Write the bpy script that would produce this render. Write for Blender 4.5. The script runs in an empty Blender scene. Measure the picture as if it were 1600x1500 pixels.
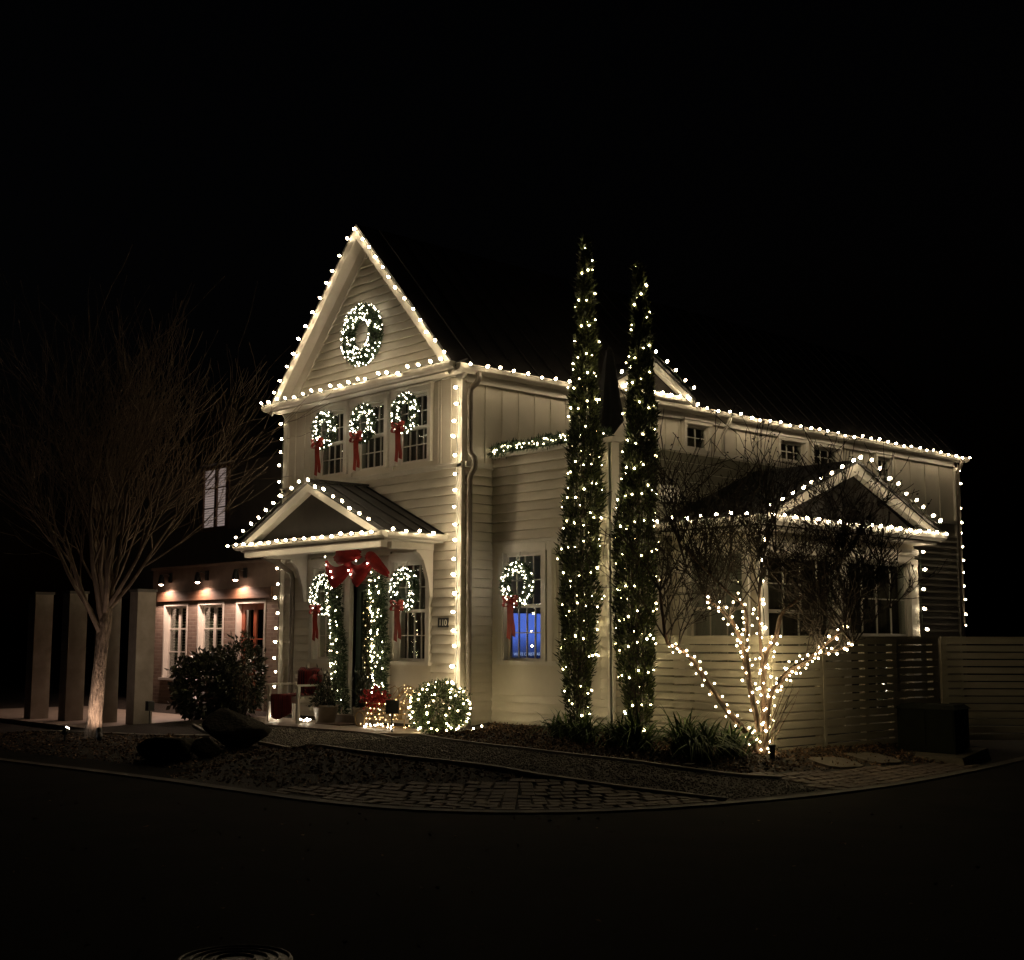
import bpy, bmesh, math, random
import numpy as np
from mathutils import Vector, Matrix
from mathutils.geometry import delaunay_2d_cdt

random.seed(11)
rng = np.random.default_rng(11)
scene = bpy.context.scene
col = scene.collection
RAD = math.radians

# ------------------------------------------------------------------ camera
YAW, PITCH, ROLL = RAD(47.707), RAD(6.989), RAD(0.143)
vd = Vector((-math.sin(YAW) * math.cos(PITCH), math.cos(YAW) * math.cos(PITCH), math.sin(PITCH)))
vr = Vector((math.cos(YAW), math.sin(YAW), 0))
vu = vr.cross(vd)
cr = vr * math.cos(ROLL) + vu * math.sin(ROLL)
cu = -vr * math.sin(ROLL) + vu * math.cos(ROLL)
cd_ = bpy.data.cameras.new('camera')
cam = bpy.data.objects.new('camera', cd_)
col.objects.link(cam)
mw = Matrix((cr, cu, -vd)).transposed().to_4x4()
mw.translation = (15.31, -12.91, 1.27)
cam.matrix_world = mw
cd_.sensor_fit = 'HORIZONTAL'
cd_.sensor_width = 36
cd_.lens = 36 * 2033 / 1600
cd_.clip_end = 600
scene.camera = cam

# ------------------------------------------------------------------ night sky
world = bpy.data.worlds.new('World')
scene.world = world
world.use_nodes = True
wn = world.node_tree
bg = wn.nodes['Background']
sky = wn.nodes.new('ShaderNodeTexSky')
sky.sky_type = 'NISHITA'
sky.sun_disc = False
sky.sun_elevation = RAD(-4)
sky.sun_rotation = RAD(200)
wn.links.new(sky.outputs[0], bg.inputs[0])
bg.inputs[1].default_value = 0.03
scene.view_settings.view_transform = 'Standard'
scene.view_settings.look = 'None'
scene.view_settings.exposure = 0
scene.view_settings.gamma = 1
scene.cycles.use_denoising = True
scene.cycles.max_bounces = 6
scene.cycles.transparent_max_bounces = 16
scene.cycles.sample_clamp_indirect = 3
scene.cycles.filter_width = 1.5
scene.cycles.caustics_reflective = False
scene.cycles.caustics_refractive = False

C9_POWER = 60.0
FAIRY_POWER = 44.0

# ------------------------------------------------------------------ materials
def nodes(name):
    m = bpy.data.materials.new(name)
    m.use_nodes = True
    nt = m.node_tree
    return m, nt, nt.nodes['Principled BSDF']

def mat(name, c1, c2=None, rough=0.6, scale=6.0, bump=0.0, bscale=60.0, metal=0.0, spec=0.5,
        rnd=0.0, island=False, stretch=(1, 1, 1), detail=5.0, bdist=0.01):
    m, nt, b = nodes(name)
    c2 = c2 or tuple(x * 0.8 for x in c1)
    L = nt.links.new
    tc = nt.nodes.new('ShaderNodeTexCoord')
    mp = nt.nodes.new('ShaderNodeMapping')
    mp.inputs['Scale'].default_value = stretch
    L(tc.outputs['Object'], mp.inputs[0])
    nz = nt.nodes.new('ShaderNodeTexNoise')
    nz.inputs['Scale'].default_value = scale
    nz.inputs['Detail'].default_value = detail
    L(mp.outputs[0], nz.inputs['Vector'])
    rp = nt.nodes.new('ShaderNodeValToRGB')
    rp.color_ramp.elements[0].position = 0.32
    rp.color_ramp.elements[1].position = 0.68
    rp.color_ramp.elements[0].color = (*c2, 1)
    rp.color_ramp.elements[1].color = (*c1, 1)
    if island:
        ge = nt.nodes.new('ShaderNodeNewGeometry')
        mx = nt.nodes.new('ShaderNodeMath')
        mx.operation = 'MULTIPLY_ADD'
        mx.inputs[1].default_value = 0.7
        mm = nt.nodes.new('ShaderNodeMath')
        mm.operation = 'MULTIPLY'
        mm.inputs[1].default_value = 0.3
        L(nz.outputs['Fac'], mm.inputs[0])
        L(ge.outputs['Random Per Island'], mx.inputs[0])
        L(mm.outputs[0], mx.inputs[2])
        L(mx.outputs[0], rp.inputs[0])
    else:
        L(nz.outputs['Fac'], rp.inputs[0])
    out = rp.outputs[0]
    if rnd:
        oi = nt.nodes.new('ShaderNodeObjectInfo')
        hs = nt.nodes.new('ShaderNodeHueSaturation')
        mr = nt.nodes.new('ShaderNodeMapRange')
        mr.inputs['To Min'].default_value = 1 - rnd
        mr.inputs['To Max'].default_value = 1 + rnd
        L(oi.outputs['Random'], mr.inputs[0])
        L(mr.outputs[0], hs.inputs['Value'])
        L(out, hs.inputs['Color'])
        out = hs.outputs[0]
    L(out, b.inputs['Base Color'])
    b.inputs['Roughness'].default_value = rough
    b.inputs['Metallic'].default_value = metal
    b.inputs['Specular IOR Level'].default_value = spec
    if bump:
        n2 = nt.nodes.new('ShaderNodeTexNoise')
        n2.inputs['Scale'].default_value = bscale
        n2.inputs['Detail'].default_value = 6
        L(mp.outputs[0], n2.inputs['Vector'])
        bp = nt.nodes.new('ShaderNodeBump')
        bp.inputs['Strength'].default_value = bump
        bp.inputs['Distance'].default_value = bdist
        L(n2.outputs['Fac'], bp.inputs['Height'])
        L(bp.outputs[0], b.inputs['Normal'])
    return m

def emis(name, c, s, vary=None):
    m, nt, b = nodes(name)
    b.inputs['Base Color'].default_value = (*[x * 0.5 for x in c], 1)
    b.inputs['Emission Color'].default_value = (*c, 1)
    b.inputs['Emission Strength'].default_value = s
    if vary:
        src = nt.nodes.new('ShaderNodeObjectInfo').outputs['Random'] if vary == 'object' else nt.nodes.new('ShaderNodeNewGeometry').outputs['Random Per Island']
        mr = nt.nodes.new('ShaderNodeMapRange')
        mr.inputs['To Min'].default_value = s * .45
        mr.inputs['To Max'].default_value = s * 1.55
        nt.links.new(src, mr.inputs[0])
        nt.links.new(mr.outputs[0], b.inputs['Emission Strength'])
    return m

M = {}
M['siding'] = mat('siding_paint', (.76, .705, .595), (.66, .61, .51), .55, 3, .15, 90, rnd=.05, stretch=(1, 1, 4))
M['panel'] = mat('panel_paint', (.76, .705, .595), (.66, .61, .51), .6, 2.2, .12, 70, rnd=.03)
M['trim'] = mat('trim_paint', (.76, .72, .64), (.68, .64, .56), .45, 4, .06, 60)
M['gutter'] = mat('gutter_metal', (.62, .58, .50), (.54, .50, .43), .35, 5, .03, 40)
M['spout'] = mat('downspout_metal', (.20, .17, .14), (.15, .125, .10), .4, 8, .05, 50)
M['roof'] = mat('dark_metal_roof', (.035, .032, .030), (.022, .02, .02), .6, 5, .08, 30, spec=.3)
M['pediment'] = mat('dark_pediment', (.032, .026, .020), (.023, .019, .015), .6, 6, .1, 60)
M['door'] = mat('green_door_paint', (.035, .06, .055), (.025, .045, .042), .3, 8, .03, 40)
M['curtain'] = mat('curtain_cloth', (.20, .16, .135), (.13, .105, .09), .9, 5, .2, 40, stretch=(4, 4, .5))
M['curtain_pale'] = mat('pale_curtain', (.5, .46, .42), (.36, .33, .30), .9, 5, .2, 40, stretch=(4, 4, .5))
M['black'] = mat('black_metal', (.012, .012, .012), (.02, .02, .02), .45, 12, .05, 60)
M['brass'] = mat('brass', (.6, .42, .16), (.5, .34, .12), .3, 12, .02, 60, metal=1)
M['brick'] = None
M['stucco'] = mat('neighbour_stucco', (.30, .22, .175), (.24, .175, .14), .85, 5, .4, 50)
M['dark_wall'] = mat('dark_render', (.13, .12, .105), (.10, .09, .08), .85, 4, .3, 30)
M['pale_pier'] = mat('pale_render', (.36, .31, .255), (.25, .215, .175), .85, 5, .3, 30)
M['wood_dark'] = mat('dark_wood', (.16, .085, .05), (.10, .05, .03), .6, 3, .25, 30, stretch=(1, 8, 8))
M['wood_red'] = mat('red_wood', (.32, .09, .045), (.22, .06, .03), .4, 4, .1, 30, stretch=(8, 8, 1))
M['asphalt'] = mat('asphalt', (.019, .0168, .0145), (.010, .009, .008), 1.0, 1.2, .6, 160, bdist=.006, spec=.06)
M['concrete'] = mat('concrete', (.34, .31, .27), (.24, .22, .19), .8, 5, .3, 90, rnd=.08)
M['slab'] = mat('porch_slab', (.36, .30, .25), (.27, .225, .185), .55, 4, .2, 70)
M['flag'] = mat('flagstone', (.15, .125, .09), (.09, .075, .055), .85, 7, .6, 40)
M['kerbstone'] = mat('kerb_concrete', (.115, .098, .078), (.05, .043, .035), .85, 4, .4, 60)
M['soil'] = mat('soil', (.03, .021, .014), (.015, .011, .008), .95, 14, 1.0, 60, bdist=.02)
M['mulch'] = mat('mulch_chip', (.24, .145, .08), (.05, .03, .018), .85, 10, 0, island=True)
M['gravelbase'] = mat('gravel_base', (.13, .115, .095), (.07, .06, .05), .9, 60, 1.0, 120, bdist=.015)
M['gravel'] = mat('gravel_stone', (.26, .23, .19), (.08, .07, .058), .8, 10, 0, island=True)
M['cobble'] = mat('paver_brick', (.17, .125, .095), (.11, .08, .06), .8, 12, .5, 70, rnd=.3)
M['grass'] = mat('dark_turf', (.03, .035, .018), (.02, .022, .012), .95, 3, .5, 20)
M['rock'] = mat('rock', (.04, .035, .027), (.016, .014, .011), 1.0, 5, 1.0, 18, bdist=.04, spec=.1)
M['bark'] = mat('bark', (.34, .25, .18), (.07, .048, .034), .9, 16, 1.0, 34, stretch=(2.2, 2.2, .45), bdist=.05)
M['twig'] = mat('twig', (.19, .135, .095), (.10, .07, .05), .85, 6, .3, 40)
M['bark2'] = mat('crape_bark', (.22, .14, .09), (.07, .045, .03), .7, 9, .7, 25, stretch=(2, 2, .6), bdist=.012)
M['twig2'] = mat('crape_twig', (.075, .055, .04), (.04, .03, .022), .8, 6, .2, 40)
M['pod'] = mat('seed_pod', (.06, .045, .03), (.03, .022, .016), .8, 6, 0, island=True)
M['cypress'] = mat('cypress_leaf', (.085, .105, .026), (.014, .022, .008), .6, 4, 0, island=True)
M['siding_dark'] = mat('wing_side_boards', (.24, .23, .17), (.19, .18, .135), .65, 3, .15, 60, rnd=.05)  # wing side boards, coloured darker and greener than the other siding
M['wreathleaf'] = mat('fir_needle', (.05, .085, .03), (.018, .034, .013), .6, 4, 0, island=True)
M['boxleaf'] = mat('boxwood_leaf', (.085, .125, .04), (.03, .05, .018), .45, 4, 0, island=True)
M['hedgeleaf'] = mat('hedge_leaf', (.055, .06, .03), (.02, .024, .013), .35, 4, 0, island=True)
M['strap'] = mat('strap_leaf', (.13, .19, .06), (.05, .085, .028), .65, 4, 0, island=True, spec=.2)
M['red'] = mat('red_velvet', (.42, .02, .018), (.25, .012, .012), .75, 9, .15, 60)
M['redlight'] = mat('red_ribbon', (.40, .045, .026), (.26, .028, .018), .55, 9, .1, 60)
M['pot'] = mat('glazed_pot', (.33, .28, .22), (.25, .21, .165), .45, 6, .15, 40)
M['wire'] = mat('gold_wire', (.45, .32, .15), (.35, .25, .11), .35, 12, 0, metal=.8)
M['cord'] = mat('green_cord', (.02, .035, .02), (.015, .025, .015), .6)
M['cordwhite'] = mat('white_cord', (.6, .57, .5), (.5, .47, .42), .5)
M['fence'] = mat('fence_slat', (.60, .55, .43), (.50, .455, .355), .6, 3, .2, 60, rnd=.07, stretch=(1, 1, 5))
M['utility'] = mat('utility_green', (.018, .02, .013), (.012, .013, .009), .9, 6, .05, 40, spec=.1)
M['white'] = mat('white_enamel', (.75, .72, .66), (.68, .65, .6), .4, 5)
M['iron'] = mat('cast_iron', (.11, .10, .09), (.06, .055, .05), .5, 20, .4, 60, metal=.6)
M['umbrella'] = mat('umbrella_cloth', (.012, .012, .014), (.02, .02, .022), .85, 8, .2, 60)
M['paper'] = mat('pale_paper', (.7, .67, .6), (.6, .57, .5), .7)
M['blind'] = emis('lit_blind', (1.0, .78, .70), .22)
M['slatdark'] = mat('blind_slat', (.32, .33, .26), (.24, .25, .2), .6)
M['c9'] = emis('warm_bulb', (1.0, .79, .50), C9_POWER, 'object')
M['fairy'] = emis('fairy_bulb', (1.0, .79, .43), FAIRY_POWER, 'object')
M['fairycool'] = emis('cool_fairy_bulb', (1.0, .86, .64), 25.0, 'island')
M['fairygold'] = emis('golden_fairy_bulb', (1.0, .66, .30), 10.0, 'island')
M['fairymix'] = emis('garland_bulb', (1.0, .82, .52), 34.0, 'island')
M['lampglow'] = emis('lamp_lens', (1.0, .72, .52), 30.0)
M['spotglow'] = emis('uplight_lens', (1.0, .93, .82), 40.0)
M['shade'] = emis('lamp_shade_glow', (1.0, .58, .40), .55)
M['tvtext'] = emis('screen_letters', (.55, .65, 1.0), .9)

def glass_mat():
    m = bpy.data.materials.new('window_glass')
    m.use_nodes = True
    nt = m.node_tree
    for n in list(nt.nodes):
        nt.nodes.remove(n)
    L = nt.links.new
    out = nt.nodes.new('ShaderNodeOutputMaterial')
    mix = nt.nodes.new('ShaderNodeMixShader')
    tr = nt.nodes.new('ShaderNodeBsdfTransparent')
    tr.inputs[0].default_value = (.86, .9, .88, 1)
    gl = nt.nodes.new('ShaderNodeBsdfGlossy')
    gl.inputs['Roughness'].default_value = 0.03
    gl.inputs[0].default_value = (1, 1, 1, 1)
    lw = nt.nodes.new('ShaderNodeLayerWeight')
    lw.inputs[0].default_value = 0.5
    pw = nt.nodes.new('ShaderNodeMath')
    pw.operation = 'POWER'
    pw.inputs[1].default_value = 4
    ma = nt.nodes.new('ShaderNodeMath')
    ma.operation = 'MULTIPLY_ADD'
    ma.inputs[1].default_value = .9
    ma.inputs[2].default_value = .07
    L(lw.outputs['Facing'], pw.inputs[0])
    L(pw.outputs[0], ma.inputs[0])
    L(ma.outputs[0], mix.inputs[0])
    L(tr.outputs[0], mix.inputs[1])
    L(gl.outputs[0], mix.inputs[2])
    L(mix.outputs[0], out.inputs[0])
    return m
M['glass'] = glass_mat()

def brick_mat():
    m, nt, b = nodes('brickwork')
    L = nt.links.new
    tc = nt.nodes.new('ShaderNodeTexCoord')
    sx = nt.nodes.new('ShaderNodeSeparateXYZ')
    L(tc.outputs['Object'], sx.inputs[0])
    ad = nt.nodes.new('ShaderNodeMath')
    L(sx.outputs[0], ad.inputs[0])
    L(sx.outputs[1], ad.inputs[1])
    cx = nt.nodes.new('ShaderNodeCombineXYZ')
    L(ad.outputs[0], cx.inputs[0])
    L(sx.outputs[2], cx.inputs[1])
    bt = nt.nodes.new('ShaderNodeTexBrick')
    bt.inputs['Scale'].default_value = 1
    bt.inputs['Brick Width'].default_value = .215
    bt.inputs['Row Height'].default_value = .075
    bt.inputs['Mortar Size'].default_value = .008
    bt.inputs['Color1'].default_value = (.34, .25, .20, 1)
    bt.inputs['Color2'].default_value = (.23, .165, .135, 1)
    bt.inputs['Mortar'].default_value = (.33, .27, .22, 1)
    L(cx.outputs[0], bt.inputs['Vector'])
    L(bt.outputs[0], b.inputs['Base Color'])
    b.inputs['Roughness'].default_value = .85
    bp = nt.nodes.new('ShaderNodeBump')
    bp.inputs['Strength'].default_value = .7
    bp.inputs['Distance'].default_value = .01
    bp.invert = True
    L(bt.outputs['Fac'], bp.inputs['Height'])
    L(bp.outputs[0], b.inputs['Normal'])
    return m
M['brick'] = brick_mat()

def plaid_mat():
    m, nt, b = nodes('plaid_wool')
    L = nt.links.new
    tc = nt.nodes.new('ShaderNodeTexCoord')
    w1 = nt.nodes.new('ShaderNodeTexWave')
    w1.inputs['Scale'].default_value = 6
    w2 = nt.nodes.new('ShaderNodeTexWave')
    w2.bands_direction = 'Y'
    w2.inputs['Scale'].default_value = 6
    L(tc.outputs['Object'], w1.inputs[0])
    L(tc.outputs['Object'], w2.inputs[0])
    ad = nt.nodes.new('ShaderNodeMath')
    L(w1.outputs['Fac'], ad.inputs[0])
    L(w2.outputs['Fac'], ad.inputs[1])
    hf = nt.nodes.new('ShaderNodeMath')
    hf.operation = 'MULTIPLY'
    hf.inputs[1].default_value = .5
    L(ad.outputs[0], hf.inputs[0])
    rp = nt.nodes.new('ShaderNodeValToRGB')
    rp.color_ramp.elements[0].color = (.03, .008, .008, 1)
    rp.color_ramp.elements[0].position = .25
    rp.color_ramp.elements[1].color = (.22, .02, .018, 1)
    rp.color_ramp.elements[1].position = .6
    L(hf.outputs[0], rp.inputs[0])
    L(rp.outputs[0], b.inputs['Base Color'])
    b.inputs['Roughness'].default_value = .95
    return m
M['plaid'] = plaid_mat()

def tv_mat():
    m, nt, b = nodes('television_picture')
    L = nt.links.new
    tc = nt.nodes.new('ShaderNodeTexCoord')
    sx = nt.nodes.new('ShaderNodeSeparateXYZ')
    L(tc.outputs['Generated'], sx.inputs[0])
    nz = nt.nodes.new('ShaderNodeTexNoise')
    nz.inputs['Scale'].default_value = 5
    L(tc.outputs['Generated'], nz.inputs['Vector'])
    ad = nt.nodes.new('ShaderNodeMath')
    ad.operation = 'MULTIPLY_ADD'
    ad.inputs[1].default_value = .25
    L(nz.outputs['Fac'], ad.inputs[0])
    L(sx.outputs[2], ad.inputs[2])
    rp = nt.nodes.new('ShaderNodeValToRGB')
    e = rp.color_ramp.elements
    e[0].position = .26
    e[0].color = (.008, .015, .07, 1)
    e[1].position = .66
    e[1].color = (.11, .20, .86, 1)
    k = e.new(.48)
    k.color = (.04, .075, .33, 1)
    L(ad.outputs[0], rp.inputs[0])
    b.inputs['Base Color'].default_value = (.01, .01, .01, 1)
    L(rp.outputs[0], b.inputs['Emission Color'])
    b.inputs['Emission Strength'].default_value = 1.0
    return m
M['tv'] = tv_mat()

# ------------------------------------------------------------------ mesh helpers
OFF = {}

def setp(o, label=None, cat=None, group=None, kind=None):
    if label: o['label'] = label
    if cat: o['category'] = cat
    if group: o['group'] = group
    if kind: o['kind'] = kind
    return o

def thing(name, label, cat, loc=(0, 0, 0), group=None):
    o = bpy.data.objects.new(name, None)
    o.empty_display_size = .1
    col.objects.link(o)
    o.location = loc
    OFF[o] = Vector(loc)
    return setp(o, label, cat, group)

class MB:
    def __init__(s):
        s.v = []
        s.f = []

    def add(s, vs, fs):
        n = len(s.v)
        s.v += [tuple(v) for v in vs]
        s.f += [tuple(i + n for i in f) for f in fs]

    def hexa(s, p):
        s.add(p, [(0, 3, 2, 1), (4, 5, 6, 7), (0, 1, 5, 4), (1, 2, 6, 5), (2, 3, 7, 6), (3, 0, 4, 7)])

    def box(s, x0, x1, y0, y1, z0, z1):
        s.hexa([(x0, y0, z0), (x1, y0, z0), (x1, y1, z0), (x0, y1, z0), (x0, y0, z1), (x1, y0, z1), (x1, y1, z1), (x0, y1, z1)])
        return s

    def lbox(s, P, u0, u1, n0, n1, z0, z1):
        # box in wall coordinates: u along the wall, n outward, z up
        s.hexa([P(u0, n1, z0), P(u1, n1, z0), P(u1, n0, z0), P(u0, n0, z0), P(u0, n1, z1), P(u1, n1, z1), P(u1, n0, z1), P(u0, n0, z1)])
        return s

    def prism(s, poly, vec):
        n = len(poly)
        vec = Vector(vec)
        vs = [Vector(p) for p in poly] + [Vector(p) + vec for p in poly]
        fs = [tuple(range(n - 1, -1, -1)), tuple(range(n, 2 * n))]
        fs += [(i, (i + 1) % n, n + (i + 1) % n, n + i) for i in range(n)]
        s.add(vs, fs)
        return s

    def bar(s, p, q, w, h, up=(0, 0, 1)):
        p, q, up = Vector(p), Vector(q), Vector(up)
        d = (q - p).normalized()
        sd = d.cross(up)
        if sd.length < 1e-4:
            sd = d.cross(Vector((1, 0, 0)))
        sd.normalize()
        t = sd.cross(d)
        a, b = sd * (w / 2), t * (h / 2)
        s.hexa([p - a - b, p + a - b, q + a - b, q - a - b, p - a + b, p + a + b, q + a + b, q - a + b])
        return s

    def tube(s, pts, rad, n=6, cap=True):
        pts = [Vector(p) for p in pts]
        if not hasattr(rad, '__len__'):
            rad = [rad] * len(pts)
        base = len(s.v)
        prev = None
        for i, p in enumerate(pts):
            d = (pts[min(i + 1, len(pts) - 1)] - pts[max(i - 1, 0)])
            if d.length < 1e-9:
                d = Vector((0, 0, 1))
            d.normalize()
            if prev is None:
                a = d.orthogonal().normalized()
            else:
                a = prev - d * prev.dot(d)
                a = a.normalized() if a.length > 1e-6 else d.orthogonal().normalized()
            prev = a
            b = d.cross(a)
            for k in range(n):
                t = 2 * math.pi * k / n
                s.v.append(tuple(p + (a * math.cos(t) + b * math.sin(t)) * rad[i]))
        for i in range(len(pts) - 1):
            for k in range(n):
                k2 = (k + 1) % n
                s.f.append((base + i * n + k, base + i * n + k2, base + (i + 1) * n + k2, base + (i + 1) * n + k))
        if cap:
            s.f.append(tuple(base + k for k in range(n - 1, -1, -1)))
            s.f.append(tuple(base + (len(pts) - 1) * n + k for k in range(n)))
        return s

    def lathe(s, c, prof, n=16, axis=(0, 0, 1)):
        ax = Vector(axis).normalized()
        a = ax.orthogonal().normalized()
        b = ax.cross(a)
        c = Vector(c)
        base = len(s.v)
        for r, h in prof:
            for k in range(n):
                t = 2 * math.pi * k / n
                s.v.append(tuple(c + ax * h + (a * math.cos(t) + b * math.sin(t)) * r))
        for i in range(len(prof) - 1):
            for k in range(n):
                k2 = (k + 1) % n
                s.f.append((base + i * n + k, base + i * n + k2, base + (i + 1) * n + k2, base + (i + 1) * n + k))
        s.f.append(tuple(base + k for k in range(n - 1, -1, -1)))
        s.f.append(tuple(base + (len(prof) - 1) * n + k for k in range(n)))
        return s

    def build(s, name, m, parent=None, smooth=False, kind=None, label=None, cat=None, group=None):
        me = bpy.data.meshes.new(name)
        off = OFF.get(parent, Vector((0, 0, 0)))
        if off.length > 0:
            vs = [(v[0] - off[0], v[1] - off[1], v[2] - off[2]) for v in s.v]
        else:
            vs = s.v
        me.from_pydata(vs, [], s.f)
        return link(name, me, m, parent, smooth, kind, label, cat, group)

def link(name, me, m, parent=None, smooth=False, kind=None, label=None, cat=None, group=None):
    if m is not None and len(me.materials) == 0:
        me.materials.append(M[m] if isinstance(m, str) else m)
    if smooth:
        me.polygons.foreach_set('use_smooth', [True] * len(me.polygons))
    o = bpy.data.objects.new(name, me)
    col.objects.link(o)
    if parent is not None:
        o.parent = parent
        OFF[o] = OFF[parent]
    return setp(o, label, cat, group, kind)

def npmesh(name, V, F):
    # V (n,3) array, F (m,k) array of equal-size faces
    me = bpy.data.meshes.new(name)
    V = np.asarray(V, np.float32)
    F = np.asarray(F, np.int32)
    me.vertices.add(len(V))
    me.vertices.foreach_set('co', V.ravel())
    me.loops.add(F.size)
    me.loops.foreach_set('vertex_index', F.ravel())
    me.polygons.add(len(F))
    me.polygons.foreach_set('loop_start', np.arange(0, F.size, F.shape[1], dtype=np.int32))
    me.update(calc_edges=True)
    return me

def leaves(P, D, length, width, fold=.25):
    # one bent diamond leaf for each base point P and direction D
    n = len(P)
    D = D / np.linalg.norm(D, axis=1, keepdims=True)
    rnd_ = rng.normal(size=(n, 3))
    S = np.cross(D, rnd_)
    S /= np.linalg.norm(S, axis=1, keepdims=True)
    N = np.cross(D, S)
    L = (length * rng.uniform(.6, 1.3, n))[:, None]
    W = (width * rng.uniform(.7, 1.3, n))[:, None]
    mid = P + D * L * .45
    V = np.stack([P, mid + S * W * .5 + N * W * fold, P + D * L, mid - S * W * .5 + N * W * fold], 1).reshape(-1, 3)
    F = (np.arange(n)[:, None] * 4 + np.array([0, 1, 2, 3])[None])
    return V, F

def ico_mesh(name, r, m, sub=1):
    bm = bmesh.new()
    bmesh.ops.create_icosphere(bm, subdivisions=sub, radius=r)
    me = bpy.data.meshes.new(name)
    bm.to_mesh(me)
    bm.free()
    me.materials.append(M[m])
    return me

def bulbs_joined(name, P, r, m, parent):
    # small bulbs too small to tell apart: one mesh of octahedra
    P = np.asarray(P) - np.array(OFF[parent])
    o = np.array([(1, 0, 0), (-1, 0, 0), (0, 1, 0), (0, -1, 0), (0, 0, 1), (0, 0, -1)]) * r
    f = np.array([(0, 2, 4), (2, 1, 4), (1, 3, 4), (3, 0, 4), (2, 0, 5), (1, 2, 5), (3, 1, 5), (0, 3, 5)])
    V = (P[:, None] + o[None]).reshape(-1, 3)
    F = (np.arange(len(P))[:, None, None] * 6 + f[None]).reshape(-1, 3)
    return link(name, npmesh(name, V, F), m, parent, kind='stuff')

def leafobj(name, V, F, m, parent, kind=None):
    return link(name, npmesh(name, np.asarray(V) - np.array(OFF[parent]), F), m, parent, kind=kind)

# ------------------------------------------------------------------ ground
EDGE = [(-40, -10.5), (-12, -7.2), (-2.4, -6.05), (0.8, -5.62), (2.9, -5.48), (4.25, -5.38), (5.3, -5.08), (6.1, -4.5),
        (6.62, -3.7), (6.95, -2.6), (7.18, -1.0), (7.12, 1.1), (6.6, 4.5), (5.2, 12), (0, 40)]
EA = np.array(EDGE[:-1], float)
EB = np.array(EDGE[1:], float)

def edist(x, y):
    p = np.stack([np.atleast_1d(x), np.atleast_1d(y)], -1)[:, None]
    ab = (EB - EA)[None]
    t = np.clip(((p - EA) * ab).sum(-1) / (ab ** 2).sum(-1), 0, 1)
    d = p - EA - t[..., None] * ab
    L = np.hypot(d[..., 0], d[..., 1])
    i = L.argmin(1)
    k = np.arange(len(i))
    sgn = np.sign(ab[0, i, 0] * (p[:, 0, 1] - EA[i, 1]) - ab[0, i, 1] * (p[:, 0, 0] - EA[i, 0]))
    return L[k, i] * sgn

def sst(a, b, x):
    t = np.clip((x - a) / (b - a), 0, 1)
    return t * t * (3 - 2 * t)

def gzv(x, y):
    d = np.maximum(edist(x, y), 0)
    return (-.35 + .24 * sst(0, 1.9, d) + .1 * np.clip((d - 1.5) / 3.5, 0, 1)
            - .12 * sst(1.3, .3, np.atleast_1d(x)) * sst(.4, -.5, np.atleast_1d(y)) - .1 * sst(-5.2, -6.6, np.atleast_1d(x)))

def gz(x, y):
    return float(gzv(x, y)[0])

def inpoly(x, y, poly):
    x, y = np.atleast_1d(x), np.atleast_1d(y)
    r = np.zeros(len(x), bool)
    n = len(poly)
    for i in range(n):
        x0, y0 = poly[i]
        x1, y1 = poly[(i + 1) % n]
        c = ((y0 > y) != (y1 > y)) & (x < (x1 - x0) * (y - y0) / (y1 - y0 + 1e-12) + x0)
        r ^= c
    return r

def sheet(name, poly, dz, m, spacing=.3, **kw):
    pts = []
    for i in range(len(poly)):
        a, b = np.array(poly[i], float), np.array(poly[(i + 1) % len(poly)], float)
        k = max(1, int(np.linalg.norm(b - a) / max(spacing, .3)))
        pts += [tuple(a + (b - a) * j / k) for j in range(k)]
    nb = len(pts)
    P = np.array(poly)
    gx, gy = np.meshgrid(np.arange(P[:, 0].min(), P[:, 0].max(), spacing), np.arange(P[:, 1].min(), P[:, 1].max(), spacing))
    gx, gy = gx.ravel() + .07, gy.ravel() + .05
    k = inpoly(gx, gy, poly)
    pts += list(zip(gx[k], gy[k]))
    edges = [(i, (i + 1) % nb) for i in range(nb)]
    vs, es, fs, *_ = delaunay_2d_cdt([Vector((float(a), float(b))) for a, b in pts], edges, [], 1, 1e-5)
    A = np.array([(v.x, v.y) for v in vs])
    Z = gzv(A[:, 0], A[:, 1]) + dz
    mb = MB()
    mb.v = [(a, b, float(z)) for (a, b), z in zip(A, Z)]
    mb.f = [tuple(f) for f in fs]
    return mb.build(name, m, None, True, 'structure', **kw)

mb = MB()
mb.add([(-250, -250, -.6), (250, -250, -.6), (250, 250, -.6), (-250, 250, -.6)], [(0, 1, 2, 3)])
mb.build('ground', 'grass', kind='structure', label='dark flat land around the street')
ROADZ = -.35
mb = MB()
mb.add([(-120, -120, ROADZ), (120, -120, ROADZ), (120, 60, ROADZ), (-120, 60, ROADZ)], [(0, 1, 2, 3)])
mb.build('road', 'asphalt', kind='structure', label='dark asphalt street in the foreground')
YARD = EDGE[1:-1] + [(5.2, 22), (-24, 22), (-24, -8.6)]
sheet('yard', YARD, .004, 'soil', .45, label='dark sloping yard soil around the house')

# kerb ribbon along the street
def offset_line(line, d):
    line = [Vector((a, b)) for a, b in line]
    out = []
    for i, p in enumerate(line):
        t = (line[min(i + 1, len(line) - 1)] - line[max(i - 1, 0)]).normalized()
        out.append(p + Vector((-t.y, t.x)) * d)
    return out

def dense(line, step=.25):
    out = []
    for a, b in zip(line[:-1], line[1:]):
        a, b = Vector(a), Vector(b)
        k = max(1, int((b - a).length / step))
        out += [a + (b - a) * (i / k) for i in range(k)]
    return out + [Vector(line[-1])]

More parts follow.
